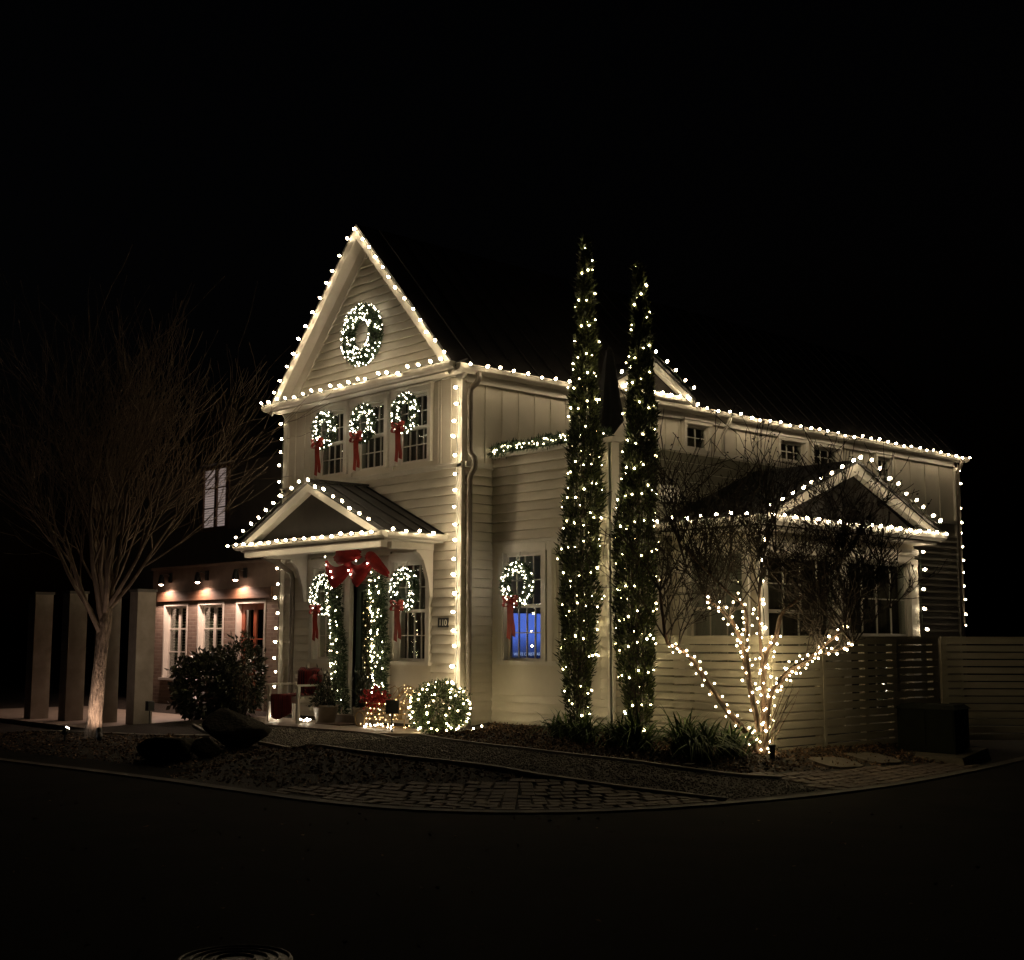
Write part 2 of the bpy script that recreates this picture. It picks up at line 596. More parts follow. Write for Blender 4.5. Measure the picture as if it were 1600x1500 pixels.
def smooth_line(line, it=2):
    for _ in range(it):
        n = [line[0]]
        for a, b in zip(line[:-1], line[1:]):
            n += [(a[0] * .75 + b[0] * .25, a[1] * .75 + b[1] * .25), (a[0] * .25 + b[0] * .75, a[1] * .25 + b[1] * .75)]
        line = n + [line[-1]]
    return line

def ribbon(name, line, w, h, m, zf, label):
    o0, o1 = offset_line(line, -w / 2), offset_line(line, w / 2)
    mb = MB()
    for i in range(len(line)):
        z0, z1 = zf(*o0[i]), zf(*o1[i])
        mb.v += [(*o0[i], z0 - .05), (*o0[i], z0 + h), (*o1[i], z1 + h), (*o1[i], z1 - .05)]
    for i in range(len(line) - 1):
        a, b = i * 4, i * 4 + 4
        for k in range(3):
            mb.f.append((a + k, b + k, b + k + 1, a + k + 1))
    return mb.build(name, m, None, False, 'structure', label)

kl = [tuple(p) for p in dense(smooth_line(EDGE[1:-1]), .3)]
ribbon('kerb', kl, .16, .018, 'kerbstone', lambda x, y: max(gz(x, y), ROADZ), 'pale flush concrete kerb ribbon along the curving street edge')

# gravel path
UP = [(-.55, -1.30), (.12, -1.42), (1.1, -1.75), (2.11, -2.0), (3.46, -2.12), (4.51, -2.07), (5.37, -1.93), (5.94, -1.51), (6.23, -1.21), (6.44, -.8)]
LO = [(6.86, -2.30), (6.43, -2.55), (5.95, -2.96), (5.30, -3.38), (4.75, -3.47), (3.78, -3.57), (2.26, -3.55), (0.9, -3.4), (-.2, -3.12), (-2.4, -2.9), (-4.2, -2.2), (-4.3, -1.62)]
PATH = UP + [(7.0, -.84)] + LO
sheet('gravel_path', PATH, .012, 'gravelbase', .3, label='dim gravel path curving past the porch to the street corner')
for nm, ln, lb in (('path_edging', UP, 'thin metal edging between gravel path and planting bed'), ('path_edging', LO[:-1], 'low stone edging between gravel path and mulch island')):
    ribbon(nm, [tuple(p) for p in dense(smooth_line(ln), .25)], .05, .045, 'concrete', gz, lb)
ribbon('path_edging', [tuple(p) for p in dense([(-12, -6.2), (-6.1, -4.62), (-4.6, -3.95), (-3.2, -3.5), (-2.3, -2.95)], .25)], .07, .03, 'concrete', gz, 'pale edging strip running behind the bare street tree')

def chips(name, poly, n, size, m, flat, label, dz=.012, stones=False):
    P = np.array(poly)
    k = int(n * 2.6)
    x = rng.uniform(P[:, 0].min(), P[:, 0].max(), k)
    y = rng.uniform(P[:, 1].min(), P[:, 1].max(), k)
    ok = inpoly(x, y, poly)
    x, y = x[ok][:n], y[ok][:n]
    z = gzv(x, y) + dz
    B = np.stack([x, y, z], 1)
    if stones:
        o = np.array([(1, 0, 0), (-1, 0, 0), (0, 1, 0), (0, -1, 0), (0, 0, .7), (0, 0, -.7)])
        f = np.array([(0, 2, 4), (2, 1, 4), (1, 3, 4), (3, 0, 4), (2, 0, 5), (1, 2, 5), (3, 1, 5), (0, 3, 5)])
        s = size * rng.uniform(.5, 1.4, (len(B), 1, 1))
        V = (B[:, None] + o[None] * s * rng.uniform(.6, 1.3, (len(B), 6, 1))).reshape(-1, 3)
        F = (np.arange(len(B))[:, None, None] * 6 + f[None]).reshape(-1, 3)
    else:
        D = rng.normal(size=(len(B), 3)) * np.array([1, 1, flat])
        V, F = leaves(B, D, size, size * .45, .3)
    return link(name, npmesh(name, V, F), m, None, kind='stuff', label=label)

ISLAND = [(-9, -6.5), (-2.4, -5.8), (.8, -5.4), (2.9, -5.25), (3.85, -4.7), (4.7, -4.2), (5.1, -3.8), (5.2, -3.45), (4.75, -3.52), (3.78, -3.62), (2.26, -3.6), (.9, -3.45), (-.2, -3.2), (-2.4, -3.1), (-4.6, -4.1), (-9, -5.6)]
BED = [(.7, -.1), (.2, -1.35), (1.1, -1.7), (2.11, -1.95), (3.46, -2.07), (4.51, -2.02), (5.37, -1.88), (5.9, -1.5), (6.15, -1.2), (6.3, .2), (6.3, 1.9), (6.5, 3.5), (5.35, 4.5), (5.35, .55), (2.6, .5), (0, .5)]
chips('mulch', ISLAND, 9000, .055, 'mulch', .45, 'dark bark mulch and fallen leaves on the street-side island bed')
chips('mulch', BED, 12000, .05, 'mulch', .5, 'brown bark mulch in the planting bed below the house wall')
chips('gravel', PATH, 14000, .013, 'gravel', 1, 'loose pea gravel covering the curving path', .02, True)

ROADBITS = [(4, -10), (9, -10.5), (12, -6), (8.2, -1), (7.4, -3), (6.0, -5.3), (3, -6.2), (0, -6.8)]
chips('fallen_leaves', ROADBITS, 130, .045, 'mulch', .15, 'few dry leaves scattered on the dark street')

# brick paver aprons, each paver its own piece
APRON1 = [(3.1, -5.13), (3.85, -4.66), (4.76, -4.19), (5.18, -3.77), (5.34, -3.42), (5.95, -3.0), (6.43, -2.58), (6.86, -2.38), (7.0, -2.2), (6.7, -3.2), (6.2, -4.2), (5.4, -4.9), (4.4, -5.2), (3.2, -5.33)]
APRON2 = [(6.13, -1.22), (6.34, .07), (6.36, 1.68), (6.5, 3.3), (6.72, 3.0), (7.0, 1.1), (7.05, -.8), (6.5, -.78)]
apron = sheet('paver_apron', APRON1 + [], .006, 'soil', .3, label='dim brick paver apron at the street corner')
apron2 = sheet('paver_apron', APRON2, .006, 'soil', .3, label='brick paver strip along the street beside the fence')
OFF[apron] = OFF[apron2] = Vector((0, 0, 0))
pm = MB().box(-.066, .066, -.05, .05, -.03, .012)
pme = bpy.data.meshes.new('paver')
pme.from_pydata(pm.v, [], pm.f)
bmx = bmesh.new()
bmx.from_mesh(pme)
bmesh.ops.bevel(bmx, geom=[e for e in bmx.edges if all(v.co.z > 0 for v in e.verts)], offset=.008, segments=1, affect='EDGES')
bmx.to_mesh(pme)
bmx.free()
pme.materials.append(M['cobble'])
el = smooth_line(EDGE[1:-1], 3)
cand = []
for row in range(16):
    ol = offset_line(dense(el, .05), .14 + row * .112)
    s = 0
    nxt = .0 if row % 2 else .071
    for a, b in zip(ol[:-1], ol[1:]):
        L = (b - a).length
        s += L
        if s >= nxt:
            nxt += .143
            t = (b - a).normalized()
            for poly, par in ((APRON1, apron), (APRON2, apron2)):
                if inpoly(b.x, b.y, poly)[0]:
                    cand.append((math.hypot(b.x - 15.3, b.y + 12.9), b.x, b.y, math.atan2(t.y, t.x), par))
cand.sort(key=lambda c: c[0])
cnt = {apron: 0, apron2: 0}
rest = {apron: MB(), apron2: MB()}
for d, x, y, a, par in cand:
    z = gz(x, y) + .012
    sx = (gz(x + .05, y) - gz(x - .05, y)) / .1
    sy = (gz(x, y + .05) - gz(x, y - .05)) / .1
    nrm = Vector((-sx + random.gauss(0, .02), -sy + random.gauss(0, .02), 1)).normalized()
    q = Vector((0, 0, 1)).rotation_difference(nrm).to_matrix() @ Matrix.Rotation(a + random.gauss(0, .03), 3, 'Z')
    cnt[par] += 1
    if cnt[par] <= 290:
        o = bpy.data.objects.new('brick', pme)
        o.matrix_world = Matrix.Translation((x, y, z + random.uniform(-.004, .004))) @ q.to_4x4()
        col.objects.link(o)
        o.parent = par
    else:
        mbx = MB().box(-.065, .065, -.048, .048, -.03, .012)
        rest[par].add([q @ Vector(v) + Vector((x, y, z)) for v in mbx.v], mbx.f)
for par, r in rest.items():
    if r.v:
        r.build('brick', 'cobble', par, kind='stuff')

# porch slab and neighbour's patio floor
mb = MB().prism([(-4.4, -1.58, -.3), (-.35, -1.28, -.3), (.45, -.55, -.3), (.45, -.03, -.3), (-5.0, -.03, -.3), (-5.0, -1.58, -.3)], (0, 0, .2))
mb.build('porch_slab', 'slab', kind='structure', label='low concrete porch slab in front of the green door')
mb = MB().box(-12.5, -5.3, -3.4, .45, -.4, -.205)
mb.build('patio', 'slab', kind='structure', label='neighbour patio floor lit pink by the wall lamps')

# manhole cover in the street
mh = thing('manhole_cover', 'round cast iron manhole cover in the dark street', 'manhole cover', (9.34, -9.36, ROADZ))
c = Vector((9.34, -9.36, ROADZ))
MB().lathe(c, [(.29, .0), (.29, .012), (.265, .014)], 40).build('cover_plate', 'iron', mh)
for r in (.275, .22, .165, .10):
    MB().tube([c + Vector((math.cos(t) * r, math.sin(t) * r, .018)) for t in [i * math.pi / 24 for i in range(49)]], .009, 6, False).build('ring_rib', 'iron', mh, True)

# ------------------------------------------------------------------ wall coordinate frames
FRONT = lambda u, n, z: (u, -n, z)          # tower front, y = 0
SIDE = lambda u, n, z: (n, u, z)            # long side wall, x = 0
WFRONT = lambda u, n, z: (u, .6 - n, z)     # wing front
WSIDE = lambda u, n, z: (2.59 + n, u, z)    # wing side
SFRONT = lambda u, n, z: (u, 1.85 - n, z)   # sunroom front
SSIDE = lambda u, n, z: (4.2 + n, u, z)     # sunroom side
NFRONT = lambda u, n, z: (u, .5 - n, z)     # neighbour wall

house = thing('clapboard_house', 'white two-storey clapboard house with steep gable outlined in bulbs, number 110', 'house')

def wall(P, u0, u1, z0, z1, holes, root, m, name='wall', n0=-.16, n1=-.012):
    mb = MB()
    us = sorted({u0, u1} | {h[0] for h in holes} | {h[1] for h in holes})
    us = [u for u in us if u0 <= u <= u1]
    for a, b in zip(us[:-1], us[1:]):
        mid = (a + b) / 2
        z = z0
        for h in sorted([h for h in holes if h[0] < mid < h[1]], key=lambda h: h[2]):
            if h[2] > z:
                mb.lbox(P, a, b, n0, n1, z, h[2])
            z = max(z, h[3])
        if z < z1:
            mb.lbox(P, a, b, n0, n1, z, z1)
    return mb.build(name, m, root)

EXPO = .145
def siding(P, u0, u1, z0, z1, holes, root, m='siding', phase=0.0):
    z = z0
    while z < z1 - .01:
        zt = min(z + EXPO, z1)
        cuts = sorted({u0, u1} | {h[0] for h in holes if u0 < h[0] < u1} | {h[1] for h in holes if u0 < h[1] < u1})
        segs = []
        for a, b in zip(cuts[:-1], cuts[1:]):
            mid = (a + b) / 2
            iv = [(z, zt)]
            for h in holes:
                if h[0] < mid < h[1]:
                    nv = []
                    for p, q in iv:
                        if h[3] <= p or h[2] >= q:
                            nv.append((p, q))
                        else:
                            if h[2] > p: nv.append((p, h[2]))
                            if h[3] < q: nv.append((h[3], q))
                    iv = nv
            for p, q in iv:
                if q - p > .015:
                    if segs and segs[-1][1] == a and segs[-1][2:] == [p, q]:
                        segs[-1][1] = b
                    else:
                        segs.append([a, b, p, q])
        for a, b, p, q in segs:
            board(P, a, b, a, b, p, q, root, m)
        z += EXPO

def board(P, a0, b0, a1, b1, p, q, root, m='siding'):
    mb = MB()
    nb, nt = .040 + random.gauss(0, .0015), .008
    if q - p > .06:
        p += .011
    mb.hexa([P(a0, nb, p), P(b0, nb, p), P(b0, -.01, p), P(a0, -.01, p), P(a1, nt, q), P(b1, nt, q), P(b1, -.01, q), P(a1, -.01, q)])
    return mb.build('siding_board', m, root)

def window(P, u0, u1, z0, z1, root, cols=4, rows=2, cas=.1, curtain='curtain', sill=True, m='trim', panes=True, sash=True):
    mb = MB()
    t = .056
    mb.lbox(P, u0 - cas, u0, -.012, t, z0 - .02, z1 + .0)
    mb.lbox(P, u1, u1 + cas, -.012, t, z0 - .02, z1 + .0)
    mb.lbox(P, u0 - cas - .015, u1 + cas + .015, -.012, t + .008, z1, z1 + cas * 1.1)
    mb.lbox(P, u0 - cas - .03, u1 + cas + .03, -.012, t + .03, z1 + cas * 1.1, z1 + cas * 1.1 + .025)
    # stepped inner bead
    for a, b in ((u0, u0 + .018), (u1 - .018, u1)):
        mb.lbox(P, a, b, -.15, t - .02, z0, z1)
    mb.lbox(P, u0 + .018, u1 - .018, -.15, t - .02, z1 - .02, z1)
    w = mb.build('window', m, root)
    if sill:
        MB().lbox(P, u0 - cas - .02, u1 + cas + .02, -.15, .075, z0 - .06, z0 - .0).build('sill', m, w)
    a, b = u0 + .018, u1 - .018
    zm = (z0 + z1) / 2
    for (p, q, n0, n1) in ((zm - .02, z1 - .02, -.055, -.02), (z0, zm + .02, -.095, -.06)):
        st = .045
        sb = MB()
        sb.lbox(P, a, a + st, n0, n1, p, q)
        sb.lbox(P, b - st, b, n0, n1, p, q)
        sb.lbox(P, a + st, b - st, n0, n1, p, p + st)
        sb.lbox(P, a + st, b - st, n0, n1, q - st, q)
        ga, gb, gp, gq = a + st, b - st, p + st, q - st
        mw_ = .016
        for i in range(1, cols):
            u = ga + (gb - ga) * i / cols
            sb.lbox(P, u - mw_ / 2, u + mw_ / 2, n0 + .006, n1 - .004, gp, gq)
        for i in range(1, rows):
            z = gp + (gq - gp) * i / rows
            for k in range(cols):
                ua, ub = ga + (gb - ga) * k / cols + mw_ / 2, ga + (gb - ga) * (k + 1) / cols - mw_ / 2
                sb.lbox(P, ua, ub, n0 + .006, n1 - .004, z - mw_ / 2, z + mw_ / 2)
        sb.build('sash', m, w)
        nm = (n0 + n1) / 2
        for i in range(cols):
            for j in range(rows):
                ua, ub = ga + (gb - ga) * i / cols, ga + (gb - ga) * (i + 1) / cols
                za, zb = gp + (gq - gp) * j / rows, gp + (gq - gp) * (j + 1) / rows
                MB().lbox(P, ua, ub, nm - .002, nm + .002, za, zb).build('pane', 'glass', w)
    if curtain:
        cb = MB()
        k = 36
        for i in range(k + 1):
            u = u0 - .05 + (u1 - u0 + .1) * i / k
            n = -.24 + .022 * math.sin(i * 1.1) + random.gauss(0, .004)
            cb.v += [P(u, n, z0 - .1), P(u, n, z1 + .1)]
        cb.f = [(2 * i, 2 * i + 2, 2 * i + 3, 2 * i + 1) for i in range(k)]
        cb.build('curtain', curtain, w, True)
    return w

# ------------------------------------------------------------------ tower front
UW = [(c - .42, c + .42, 4.12, 5.26) for c in (-3.6, -2.43, -1.27)]
LW = [(c - .42, c + .42, .92, 2.52) for c in (-3.6, -1.27)]
DOOR = (-2.88, -1.95, .03, 2.25)
wall(FRONT, -5.08, -.0, -.2, 5.5, UW + LW + [DOOR], house, 'panel')
g = MB().prism([(-5.0, .012, 5.5), (-.08, .012, 5.5), (-2.54, .012, 8.14)], (0, .12, 0)).build('gable_wall', 'panel', house)
holes = [(c - .54, c + .54, .33, 2.68) for c in (-3.6, -1.27)] + [(-3.05, -1.78, -.2, 2.62)]
siding(FRONT, -4.96, -.12, -.12, 3.93, holes, house)
for c in (-3.6, -1.27):
    MB().lbox(FRONT, c - .535, c + .535, -.01, .016, .335, .858).build('apron_panel', 'panel', house)
for a, b in ((-5.09, -4.96), (-.12, .012)):
    MB().lbox(FRONT, a, b, -.02, .050, -.15, 5.42).build('corner_board', 'trim', house)
# ledge under the upper windows
mb = MB()
mb.lbox(FRONT, -5.13, .02, -.01, .05, 3.93, 3.985)
mb.lbox(FRONT, -5.15, .02, -.01, .085, 3.985, 4.015)
mb.build('ledge', 'trim', house)
for a, b in ((-4.958, -4.14), (-.73, -.122)):
    MB().lbox(FRONT, a, b, -.01, .012, 4.016, 5.36).build('flat_panel', 'panel', house)
for u in (-4.75, -4.45, -4.25, -.62, -.55, -.3):
    MB().lbox(FRONT, u - .02, u + .02, .012, .024, 4.016, 5.36).build('batten', 'panel', house)
for a, b in ((-3.06, -2.97), (-1.89, -1.81)):
    MB().lbox(FRONT, a, b, -.01, .02, 4.016, 5.36).build('mullion', 'trim', house)
for w in UW:
    window(FRONT, *w, house, cas=.085, sill=False)
for w in LW:
    window(FRONT, *w, house, curtain='curtain' if w[0] > -2 else None)
MB().lbox(FRONT, -5.1, .02, -.01, .05, 5.376, 5.46).build('frieze', 'trim', house)

# gable boards
z = 5.64
while z < 8.0:
    zt = z + EXPO
    hw0 = max((8.30 - z) / 1.085 - .22, .02)
    hw1 = max((8.30 - zt) / 1.085 - .22, .004)
    board(FRONT, -2.54 - hw0, -2.54 + hw0, -2.54 - hw1, -2.54 + hw1, z, zt, house)
    z += EXPO

# main roof
YB, YF = 15.25, -.32
for sgn, nm in ((1, 'right'), (-1, 'left')):
    ex, ez = -2.54 + sgn * 2.70, 5.46
    ax, az = -2.54, 8.36
    d = Vector((ex - ax, 0, ez - az)).normalized()
    nrm = Vector((-d.z * sgn, 0, d.x * sgn))
    if nrm.z < 0: nrm = -nrm
    a, e = Vector((ax, YF, az)), Vector((ex, YF, ez))
    rf = MB().prism([a, e, e - nrm * .03, a - Vector((0, 0, .043))], (0, YB - YF, 0)).build('roof', 'roof', house)
    for k in range(1, 34):
        y = YF + .02 + k * .46
        if y < YB:
            p, q = Vector((ax, y, az)) + nrm * .012, Vector((ex, y, ez)) + nrm * .012
            MB().bar(p + d * .05, q, .02, .025, nrm).build('seam', 'roof', rf)
    # rake fascia, frieze and soffit
    off = Vector((0, 0, .044))
    a2, e2 = a - off, e - nrm * .032
    MB().prism([a2, e2, e2 - nrm * .15, a2 - Vector((0, 0, .21))], (0, .035, 0)).build('rake_board', 'trim', house)
    a3, e3 = a2 - Vector((0, 0, .21)), e2 - nrm * .15
    MB().prism([a2 + Vector((0, .036, -.04)), e2 + Vector((0, .036, 0)) - nrm * .03, e2 + Vector((0, .036, 0)) - nrm * .05, a2 + Vector((0, .036, -.07))], (0, .28, 0)).build('soffit', 'trim', house)
    b0 = a2 + Vector((0, .27, -.07))
    b1 = e2 + Vector((0, .27, 0)) - nrm * .051
    MB().prism([b0, b1, b1 - nrm * .2, b0 - Vector((0, 0, .28))], (0, .05, 0)).build('rake_frieze', 'trim', house)

# pent eave across the front, with gutter
def gutter_profile(o, out, zt, s=1.0):
    o, out = Vector(o), Vector(out)
    up = Vector((0, 0, 1))
    return [o + up * zt, o + out * .115 * s + up * zt, o + out * .12 * s + up * (zt - .03), o + out * .10 * s + up * (zt - .075 * s), o + out * .06 * s + up * (zt - .1 * s), o + up * (zt - .11 * s)]
MB().box(-5.22, .15, -.30, -.052, 5.40, 5.45).build('soffit', 'trim', house)
MB().box(-5.22, .15, -.33, -.302, 5.39, 5.50).build('fascia', 'trim', house)
MB().prism(gutter_profile((-5.26, -.331, 0), (0, -1, 0), 5.52), (5.44, 0, 0)).build('gutter', 'gutter', house)
MB().prism([(-5.2, -.33, 5.505), (-5.2, -.02, 5.63), (-5.2, -.02, 5.60), (-5.2, -.33, 5.48)], (5.3, 0, 0)).build('pent_roof', 'roof', house)
# side eave
MB().box(.052, .15, -.30, 15.2, 5.40, 5.45).build('soffit', 'trim', house)
MB().prism(gutter_profile((.152, -.30, 0), (1, 0, 0), 5.50), (0, 15.5, 0)).build('gutter', 'gutter', house)
MB().lbox(SIDE, .013, 15, -.01, .05, 5.27, 5.40).build('frieze', 'trim', house)

# ------------------------------------------------------------------ long side wall
SW = [(5.30, 5.95, 4.35, 5.22), (8.16, 9.0, 4.45, 5.22), (9.28, 10.23, 4.45, 5.22), (11.65, 12.2, 4.35, 5.22)]
wall(SIDE, 0.0, 15, -.2, 5.5, SW + [], house, 'panel')
MB().box(-5.08, -4.93, .16, 15, -.2, 5.5).build('wall', 'panel', house)
MB().box(-4.93, -.16, 14.85, 15, -.2, 5.5).build('wall', 'panel', house)
MB().prism([(-5.0, 14.99, 5.5), (-.08, 14.99, 5.5), (-2.54, 14.99, 8.14)], (0, -.1, 0)).build('gable_wall', 'panel', house)
siding(SIDE, .013, .6, -.12, 3.93, [], house)
siding(SIDE, 12.4, 14.88, .3, 3.62, [], house)
MB().lbox(SIDE, 14.88, 15.01, -.02, .050, -.15, 5.42).build('corner_board', 'trim', house)
MB().lbox(SIDE, .013, 15.0, -.01, .05, 3.931, 4.015).build('ledge', 'trim', house)
MB().lbox(SIDE, 12.4, 14.88, -.01, .04, 3.62, 3.66).build('ledge', 'trim', house)
u = .1
while u < 14.8:
    if not any(h[0] - .12 < u < h[1] + .12 for h in SW):
        MB().lbox(SIDE, u - .02, u + .02, -.012, .006, 4.016, 5.27).build('batten', 'panel', house)
    u += .36 if u < 6 else .62
for w in SW:
    window(SIDE, *w, house, cols=3 if w[1] - w[0] > .7 else 2, cas=.06, sill=False)

# small pediment gable on the side eave
Y0, Y1, YM = 2.9, 5.12, 4.02
for e in (Y0, Y1):
    rf = MB().prism([(.42, YM, 6.20), (.42, e, 5.60), (.42, e, 5.56), (.42, YM, 6.15)], (-1.3, 0, 0)).build('dormer_roof', 'roof', house)
    MB().prism([(.40, YM, 6.145), (.40, e, 5.555), (.40, e, 5.45), (.40, YM, 6.02)], (-.04, 0, 0)).build('rake_board', 'trim', house)
    MB().prism([(.36, YM, 6.14), (.36, e, 5.55), (.36, e, 5.53), (.36, YM, 6.11)], (-.16, 0, 0)).build('soffit', 'trim', house)
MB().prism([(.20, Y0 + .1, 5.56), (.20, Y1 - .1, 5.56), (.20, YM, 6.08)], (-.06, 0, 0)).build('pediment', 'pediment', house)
MB().prism(gutter_profile((.262, Y0 - .05, 0), (1, 0, 0), 5.60, .95), (0, Y1 - Y0 + .05, 0)).build('gutter', 'trim', house)

# ------------------------------------------------------------------ wing with parapet
WW = [(.30, 1.16, .95, 2.60), (1.40, 2.23, .95, 2.60)]
wall(WFRONT, .0, 2.59, -.2, 4.10, WW, house, 'panel')
wall(WSIDE, .76, 7.0, -.2, 4.10, [], house, 'panel')
MB().box(.0, 2.43, .78, 7.0, 3.55, 3.62).build('flat_roof', 'roof', house)
siding(WFRONT, .03, 2.52, -.12, .43, [], house)
siding(WFRONT, .03, 2.52, 2.78, 4.09, [], house)
siding(WFRONT, 2.37, 2.52, .43, 2.78, [], house)
mb = MB()
for a, b, p, q in ((.03, .185, .432, 2.778), (1.275, 1.285, .432, 2.778), (2.335, 2.369, .432, 2.778)):
    mb.lbox(WFRONT, a, b, -.012, .018, p, q)
mb.lbox(WFRONT, .185, 1.275, -.012, .018, .432, .885)
mb.lbox(WFRONT, 1.285, 2.335, -.012, .018, .432, .885)
mb.build('apron_panel', 'panel', house)
MB().lbox(WFRONT, .03, 2.47, -.01, .04, 2.745, 2.779).build('head_trim', 'trim', house)
MB().lbox(WFRONT, 2.52, 2.605, -.02, .048, -.15, 4.09).build('corner_board', 'trim', house)
MB().lbox(WSIDE, .552, .70, -.02, .046, -.15, 4.09).build('corner_board', 'trim', house)
siding(WSIDE, .70, 6.9, 2.2, 4.09, [], house, 'siding_dark')
mb = MB()
mb.lbox(WFRONT, .03, 2.66, -.2, .06, 4.10, 4.165)
mb.build('parapet_cap', 'trim', house)
MB().lbox(WSIDE, .81, 7.0, -.2, .06, 4.10, 4.165).build('parapet_cap', 'trim', house)
window(WFRONT, *WW[0], house, curtain=None)
window(WFRONT, *WW[1], house)
# room behind the wing window
MB().box(.02, 2.42, 3.2, 3.26, -.1, 3.5).build('room_wall', 'curtain', house)
MB().box(1.27, 1.30, .78, 3.19, -.1, 3.5).build('room_wall', 'curtain', house)

# ------------------------------------------------------------------ sunroom
SO = [(1.98, 3.75, .85, 2.5), (3.98, 5.72, .2, 2.5)]
wall(SFRONT, 2.62, 4.2, -.2, 2.84, [(2.9, 3.95, .88, 2.55)], house, 'panel')
wall(SSIDE, 2.01, 5.95, -.2, 2.84, SO, house, 'panel')
siding(SFRONT, 2.64, 4.07, -.1, 2.8, [(2.78, 4.07, .8, 2.68)], house)
siding(SSIDE, 2.02, 5.85, -.1, .8, [(3.9, 5.75, -.2, .9)], house)
window(SFRONT, 2.9, 3.95, .88, 2.55, house, cols=3, curtain='curtain_pale')
for s_ in SO:
    window(SSIDE, *s_, house, cols=4, rows=2, curtain='curtain', sill=False)
for a, b in ((1.82, 1.97), (3.80, 3.93), (5.78, 5.95)):
    MB().lbox(SSIDE, a, b, -.02, .05, -.15, 2.55).build('post', 'trim', house)
MB().lbox(SSIDE, 1.80, 5.97, -.02, .062, 2.62, 2.72).build('beam', 'trim', house)
MB().box(2.62, 4.44, 1.60, 6.22, 2.80, 2.84).build('soffit', 'trim', house)
ym, ye0, ye1 = 3.91, 1.53, 6.29
for e, sg in ((ye0, -1), (ye1, 1)):
    MB().prism([(4.52, ym, 3.96), (4.52, e, 3.0), (4.52, e, 2.96), (4.52, ym, 3.91)], (-1.9, 0, 0)).build('roof', 'roof', house)
    MB().prism([(4.50, ym, 3.905), (4.50, e, 2.955), (4.50, e, 2.84), (4.50, ym, 3.74)], (-.04, 0, 0)).build('rake_board', 'trim', house)
    MB().prism([(4.455, ym, 3.90), (4.455, e, 2.95), (4.455, e, 2.92), (4.455, ym, 3.86)], (-.2, 0, 0)).build('soffit', 'trim', house)
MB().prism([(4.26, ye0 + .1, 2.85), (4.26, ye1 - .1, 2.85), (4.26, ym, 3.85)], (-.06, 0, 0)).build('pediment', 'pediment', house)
MB().prism(gutter_profile((4.45, ye0 - .05, 0), (1, 0, 0), 2.985, 1.15), (0, ye1 - ye0 + .1, 0)).build('gutter', 'white', house)
MB().prism(gutter_profile((2.62, ye0 + .02, 0), (0, -1, 0), 2.97), (1.86, 0, 0)).build('gutter', 'gutter', house)
# ------------------------------------------------------------------ front porch canopy
PX0, PX1, PXM, PY = -4.58, -.40, -2.49, -1.22
for e, sg in ((PX0, -1), (PX1, 1)):
    a, b = Vector((PXM, PY, 3.82)), Vector((e, PY, 2.89))
    d = (b - a).normalized()
    nrm = Vector((-d.z, 0, d.x))
    if nrm.z < 0: nrm = -nrm
    rf = MB().prism([a, b, b - nrm * .035, a - Vector((0, 0, .04))], (0, -PY - .028, 0)).build('porch_roof', 'roof', house)
    for y in (PY + .02, PY + .32, PY + .62, PY + .92, -.06):
        MB().bar(Vector((PXM, y, 3.82)) + nrm * .012 + d * .03, Vector((e, y, 2.89)) + nrm * .012, .018, .03, nrm).build('seam', 'roof', rf)
    a2, b2 = a - Vector((0, 0, .042)), b - nrm * .037
    MB().prism([a2, b2, b2 - nrm * .10, a2 - Vector((0, 0, .13))], (0, .04, 0)).build('rake_board', 'trim', house)
    MB().prism([a2 + Vector((0, .041, -.02)), b2 + Vector((0, .041, -.02)), b2 + Vector((0, .041, -.05)), a2 + Vector((0, .041, -.05))], (0, .2, 0)).build('soffit', 'trim', house)
    x0, x1 = sorted((e, e + sg * .012))
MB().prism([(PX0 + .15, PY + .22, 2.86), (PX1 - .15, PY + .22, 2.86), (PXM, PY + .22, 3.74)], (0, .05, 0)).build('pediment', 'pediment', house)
MB().bar((PXM, PY - .02, 3.845), (PXM, -.03, 3.845), .12, .03).build('ridge_cap', 'roof', house)
MB().box(PX0 + .02, PX1 - .02, PY + .03, -.045, 2.76, 2.80).build('porch_soffit', 'trim', house)
MB().prism(gutter_profile((PX0 - .04, PY, 0), (0, -1, 0), 2.89, .95), (PX1 - PX0 + .14, 0, 0)).build('gutter', 'gutter', house)
MB().prism(gutter_profile((PX1, PY, 0), (1, 0, 0), 2.885, .9), (0, -PY - .05, 0)).build('gutter', 'gutter', house)
MB().prism([(PX0 - .02, PY + .0, 2.87), (PX0 - .02, PY + .23, 2.93), (PX0 - .02, PY + .23, 2.90), (PX0 - .02, PY, 2.84)], (PX1 - PX0 + .04, 0, 0)).build('pent_roof', 'roof', house)
for a in ((PX0 + .12, PX1 - .12, PY + .04, PY + .16, 2.66, 2.759), (PX0 + .25, PX0 + .37, PY + .341, -.045, 2.66, 2.759), (PX1 - .37, PX1 - .25, PY + .341, -.045, 2.66, 2.759)):
    MB().box(*a).build('porch_beam', 'trim', house)
for x in (PX0 + .31, PX1 - .31):
    prof = [(-.045, 1.92), (-.10, 1.92), (-.12, 2.05), (-.14, 2.2), (-.19, 2.36), (-.24, 2.5), (-.32, 2.6), (-.38, 2.63), (-.38, 2.659), (-.045, 2.659)]
    MB().prism([(x - .04, a, b) for a, b in prof], (.08, 0, 0)).build('bracket', 'trim', house)
